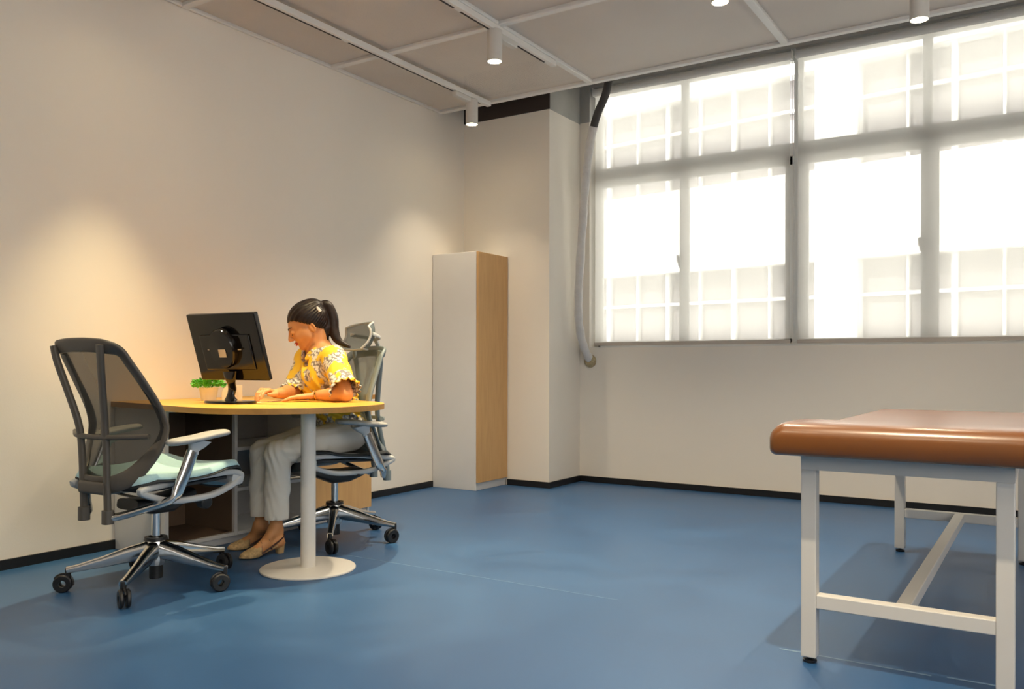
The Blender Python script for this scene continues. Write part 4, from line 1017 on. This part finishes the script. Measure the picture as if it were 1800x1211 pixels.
# ---- sandals
def sandal(heel, toe, fr_, an):
    d, w = fr_
    def fp(u, e):   # sole plan
        hw = interp(u, [0, 0.10, 0.35, 0.68, 0.85, 0.96, 1.0], [0.018, 0.027, 0.024, 0.037, 0.034, 0.018, 0.004])
        return heel + d * (0.232 * u) + w * hw * e
    def sz(u): return interp(u, [0, 0.15, 0.45, 0.65, 0.8, 1.0], [0.046, 0.044, 0.022, 0.006, 0.004, 0.007])
    g = MB(); n = 24; v = []; f = []
    for i in range(n + 1):
        u = i / n
        for e, dz in ((-1, 0), (1, 0), (1, 0.006), (-1, 0.006)): v.append(fp(u, e) + V(0, 0, sz(u) + dz))
    for i in range(n):
        for k in range(4): f.append((i * 4 + k, i * 4 + (k + 1) % 4, (i + 1) * 4 + (k + 1) % 4, (i + 1) * 4 + k))
    f += [(0, 1, 2, 3), tuple(n * 4 + k for k in (3, 2, 1, 0))]
    g.add(v, f); so = g.build('sandal', M['shoe'], person, PO, smooth=40)
    # closed woven toe
    def vamp(a, b_):
        u = 0.56 + 0.44 * a; e = 2 * b_ - 1
        p = fp(u, e * 1.02); h_ = interp(a, [0, 0.5, 0.85, 1], [0.052, 0.040, 0.026, 0.012])
        return p + V(0, 0, sz(u) + h_ * math.sqrt(max(1 - e * e, 0)))
    vo = MB().grid(vamp, 14, 14).build('woven_toe', M['shoe'], so, PO, smooth=80)
    vo.modifiers.new('s', 'SOLIDIFY').thickness = 0.003
    hb = MB(); c0 = heel + d * 0.022
    hb.sweep([c0 + V(0, 0, 0.0), c0 + V(0, 0, 0.045)], [0.017, 0.023], [0.017, 0.022], up=d, n=16, pw=3)
    hb.build('block_heel', M['heel'], so, PO, smooth=40)
    def st(name, pts, a=0.0045): MB().sweep(C3(*pts), 0.0018, a, up=UPZ, n=8).build(name, M['strap'], so, PO, smooth=60)
    s0 = fp(0.58, 1) + V(0, 0, 0.018); s1 = fp(0.58, -1) + V(0, 0, 0.018)
    st('strap', [s0, heel + d * 0.125 + V(0, 0, 0.068) + w * 0.006, s1])
    st('strap', [s0, heel + d * 0.05 + w * 0.034 + V(0, 0, 0.062), heel - d * 0.004 + V(0, 0, 0.082), heel + d * 0.05 - w * 0.034 + V(0, 0, 0.062), s1])
    st('strap', [fp(0.34, 1) + V(0, 0, 0.03), heel + d * 0.092 + w * 0.020 + V(0, 0, 0.074), heel + d * 0.094 - w * 0.018 + V(0, 0, 0.074), fp(0.34, -1) + V(0, 0, 0.03)])
    return so
sandal(heL, toL, footL, anL); sandal(heR, toR, footR, anR)
# ---- wrist watch
fa = (wrL - elL) / np.linalg.norm(wrL - elL); wc_ = elL + (wrL - elL) * 0.93
u_ = np.cross(fa, UPZ); u_ /= np.linalg.norm(u_); w_ = np.cross(u_, fa)
wt = MB().sweep([wc_ + u_ * 0.0275 * math.cos(q) + w_ * 0.0275 * math.sin(q) for q in np.linspace(0, 2 * math.pi, 25)[:-1]], 0.0015, 0.0055, closed=True, up=fa, n=8).build('wrist_watch', M['gold'], person, PO, smooth=60)
tag(wt, 'gold watch on the left wrist')

# ------------------------------------------------------------------ monitor
mt = thing('monitor', (0.655, 2.64, ZT), label='glossy black monitor with a pale sticker, its tilted back towards the camera', cat='monitor')
mo = (0.655, 2.64, ZT)
MC = Vector((0.662, 2.672, 0.841)); Mn = Vector((-0.10, 0.995, 0)).normalized(); Mw = Vector((Mn.y, -Mn.x, 0)); tl = R(18)
Mu = (Vector((0, 0, 1)) * math.cos(tl) - Mn * math.sin(tl)).normalized(); Mf = (Mn * math.cos(tl) + Vector((0, 0, 1)) * math.sin(tl)).normalized()
def mpnt(a, b_, c): return MC + Mw * a + Mu * b_ + Mf * c
def mobox(a0, a1, b0, b1, c0, c1, name, m_, par, bev=0.003, smooth=40):
    return MB().obox(mpnt((a0 + a1) / 2, (b0 + b1) / 2, (c0 + c1) / 2), Mw, Mu, Mf, abs(a1 - a0) / 2, abs(b1 - b0) / 2, abs(c1 - c0) / 2).build(name, M[m_], par, mo, bevel=bev, smooth=smooth, seg=3)
MW, MH = 0.214, 0.325
mobox(-MW, MW, 0.0, MH, -0.012, 0.014, 'casing', 'glossblack', mt, 0.005)
mobox(-MW + 0.016, MW - 0.016, 0.02, MH - 0.016, 0.0142, 0.0150, 'screen', 'screen', mt, 0)
mobox(-MW + 0.06, MW - 0.06, 0.055, 0.225, -0.020, -0.012, 'rear_housing', 'glossblack', mt, 0.008)
hump = MB(); n = 40; prof = [(1.0, 0), (1.0, 0.022), (0.94, 0.030), (0.0, 0.034)]
v = []; f = []
for i in range(n):
    q = 2 * math.pi * i / n
    for r_, h_ in prof: v.append(mpnt(0.076 * r_ * math.cos(q), 0.165 + 0.095 * r_ * math.sin(q), -0.022 - h_))
for i in range(n):
    for k in range(3): f.append((i * 4 + k, ((i + 1) % n) * 4 + k, ((i + 1) % n) * 4 + k + 1, i * 4 + k + 1))
hump.add(v, f); hump.build('rear_hump', M['glossblack'], mt, mo, smooth=40)
mobox(-0.012, 0.032, 0.128, 0.166, -0.0575, -0.0562, 'sticker', 'sticker', mt, 0)
mobox(-0.105, -0.085, 0.155, 0.160, -0.032, -0.030, 'vent_slot', 'sticker', mt, 0)
mobox(0.085, 0.105, 0.155, 0.160, -0.032, -0.030, 'vent_slot', 'sticker', mt, 0)
nk = crom([mpnt(0, 0.05, -0.030), mpnt(0, 0.01, -0.038), (0.652, 2.655, 0.80), (0.650, 2.648, 0.765), (0.650, 2.648, 0.742)], 5)
L = len(nk)
MB().sweep(nk, [interp(i / (L - 1), [0, 0.3, 0.7, 1], [0.045, 0.028, 0.019, 0.036]) for i in range(L)], [interp(i / (L - 1), [0, 0.5, 0.8, 1], [0.010, 0.012, 0.014, 0.030]) for i in range(L)], up=Mn, n=20, pw=2.4).build('stand_neck', M['glossblack'], mt, mo, smooth=60)
bs = MB(); v = []; f = []; n = 48; prof = [(0.0, 0.0), (1.0, 0.0), (1.0, 0.008), (0.97, 0.012), (0.0, 0.016)]
for i in range(n):
    q = 2 * math.pi * i / n
    for r_, h_ in prof: p = Vector((0.652, 2.645, ZT + 0.0005)) + Mw * (0.138 * r_ * math.cos(q)) + Mn * (0.095 * r_ * math.sin(q)); v.append((p.x, p.y, p.z + h_))
for i in range(n):
    for k in range(4): f.append((i * 5 + k, ((i + 1) % n) * 5 + k, ((i + 1) % n) * 5 + k + 1, i * 5 + k + 1))
bs.add(v, f); bs.build('stand_base', M['glossblack'], mt, mo, smooth=40)

# ------------------------------------------------------------------ small things on the desk
pl = thing('potted_plant', (0.305, 2.79, ZT), label='small bright green plant in a cream pot behind the monitor', cat='potted plant')
MB().lathe([(0.0, 0.0005), (0.036, 0.0005), (0.047, 0.062), (0.049, 0.066), (0.045, 0.066), (0.043, 0.058), (0.0, 0.058)], n=32).build('pot', M['pot'], pl)
MB().lathe([(0.0, 0.062), (0.0435, 0.060), (0.0, 0.0585)], n=20).build('soil', M['soil'], pl)
lf = MB()
for i in range(300):
    a = random.uniform(0, 2 * math.pi); rr_ = random.uniform(0, 1) ** 0.6; hgt = random.uniform(0.25, 1.0) * (1 - 0.45 * rr_)
    c = Vector((0.072 * rr_ * math.cos(a), 0.072 * rr_ * math.sin(a), 0.056 + 0.066 * hgt))
    d = Vector((math.cos(a) * rr_ + random.uniform(-.4, .4), math.sin(a) * rr_ + random.uniform(-.4, .4), random.uniform(0.0, 0.9))).normalized()
    w = d.cross(Vector((random.uniform(-1, 1), random.uniform(-1, 1), random.uniform(0, 1)))).normalized(); u = d.cross(w)
    L_ = random.uniform(0.016, 0.026); ww = L_ * 0.34
    lf.add([c, c + d * L_ * 0.5 + w * ww + u * 0.002, c + d * L_, c + d * L_ * 0.5 - w * ww + u * 0.002, c + d * L_ * 0.5 - u * 0.002], [(0, 1, 4), (1, 2, 4), (2, 3, 4), (3, 0, 4)])
for i in range(16):
    a = random.uniform(0, 6.28); lf.tube((0.01 * math.cos(a), 0.01 * math.sin(a), 0.058), (0.045 * math.cos(a), 0.045 * math.sin(a), 0.10), 0.0012, 0.0008, n=6)
lf.build('foliage', M['leaf'], pl, smooth=0)
# card stand with rounded corner and small printed marks
cs = thing('card_stand', (0.40, 2.84, ZT), R(57.0), 'cream card stand with a rounded corner and small dark marks, beside the plant', 'card stand')
# local: X to the right as seen, Y away from the camera
pts = [(-0.036, 0.0), (0.036, 0.0), (0.036, 0.078)] + [(-0.036 + 0.045 - 0.045 * math.sin(q), 0.033 + 0.045 * math.cos(q)) for q in np.linspace(0, math.pi / 2, 10)]
pr = MB().add([(x, 0.0, z + 0.0005) for x, z in pts] + [(x, 0.012, z + 0.0005) for x, z in pts], [tuple(range(len(pts))), tuple(range(2 * len(pts) - 1, len(pts) - 1, -1))] + [(i, (i + 1) % len(pts), len(pts) + (i + 1) % len(pts), len(pts) + i) for i in range(len(pts))])
pr.build('front_card', M['card'], cs, smooth=0)
MB().box((0.0, 0.0125, 0.0005), (0.066, 0.022, 0.078)).build('rear_card', M['card'], cs, smooth=0)
mk = MB()
for x, z, w, h in ((0.016, 0.064, 0.005, 0.004), (0.017, 0.054, 0.005, 0.002), (0.029, 0.060, 0.004, 0.003), (0.029, 0.048, 0.005, 0.005), (0.029, 0.039, 0.002, 0.001), (0.029, 0.031, 0.005, 0.004)):
    mk.box((x - w / 2, -0.0006, z - h / 2), (x + w / 2, 0.0001, z + h / 2))
mk.build('printed_marks', M['ink'], cs, smooth=0)
sl2 = thing('paper_slip', (0.672, 2.772, ZT), R(20), 'small white slip of paper under the right hand', 'paper')
MB().box((-0.045, -0.03, 0.0004), (0.045, 0.03, 0.0016)).build('sheet', M['card'], sl2, smooth=0)
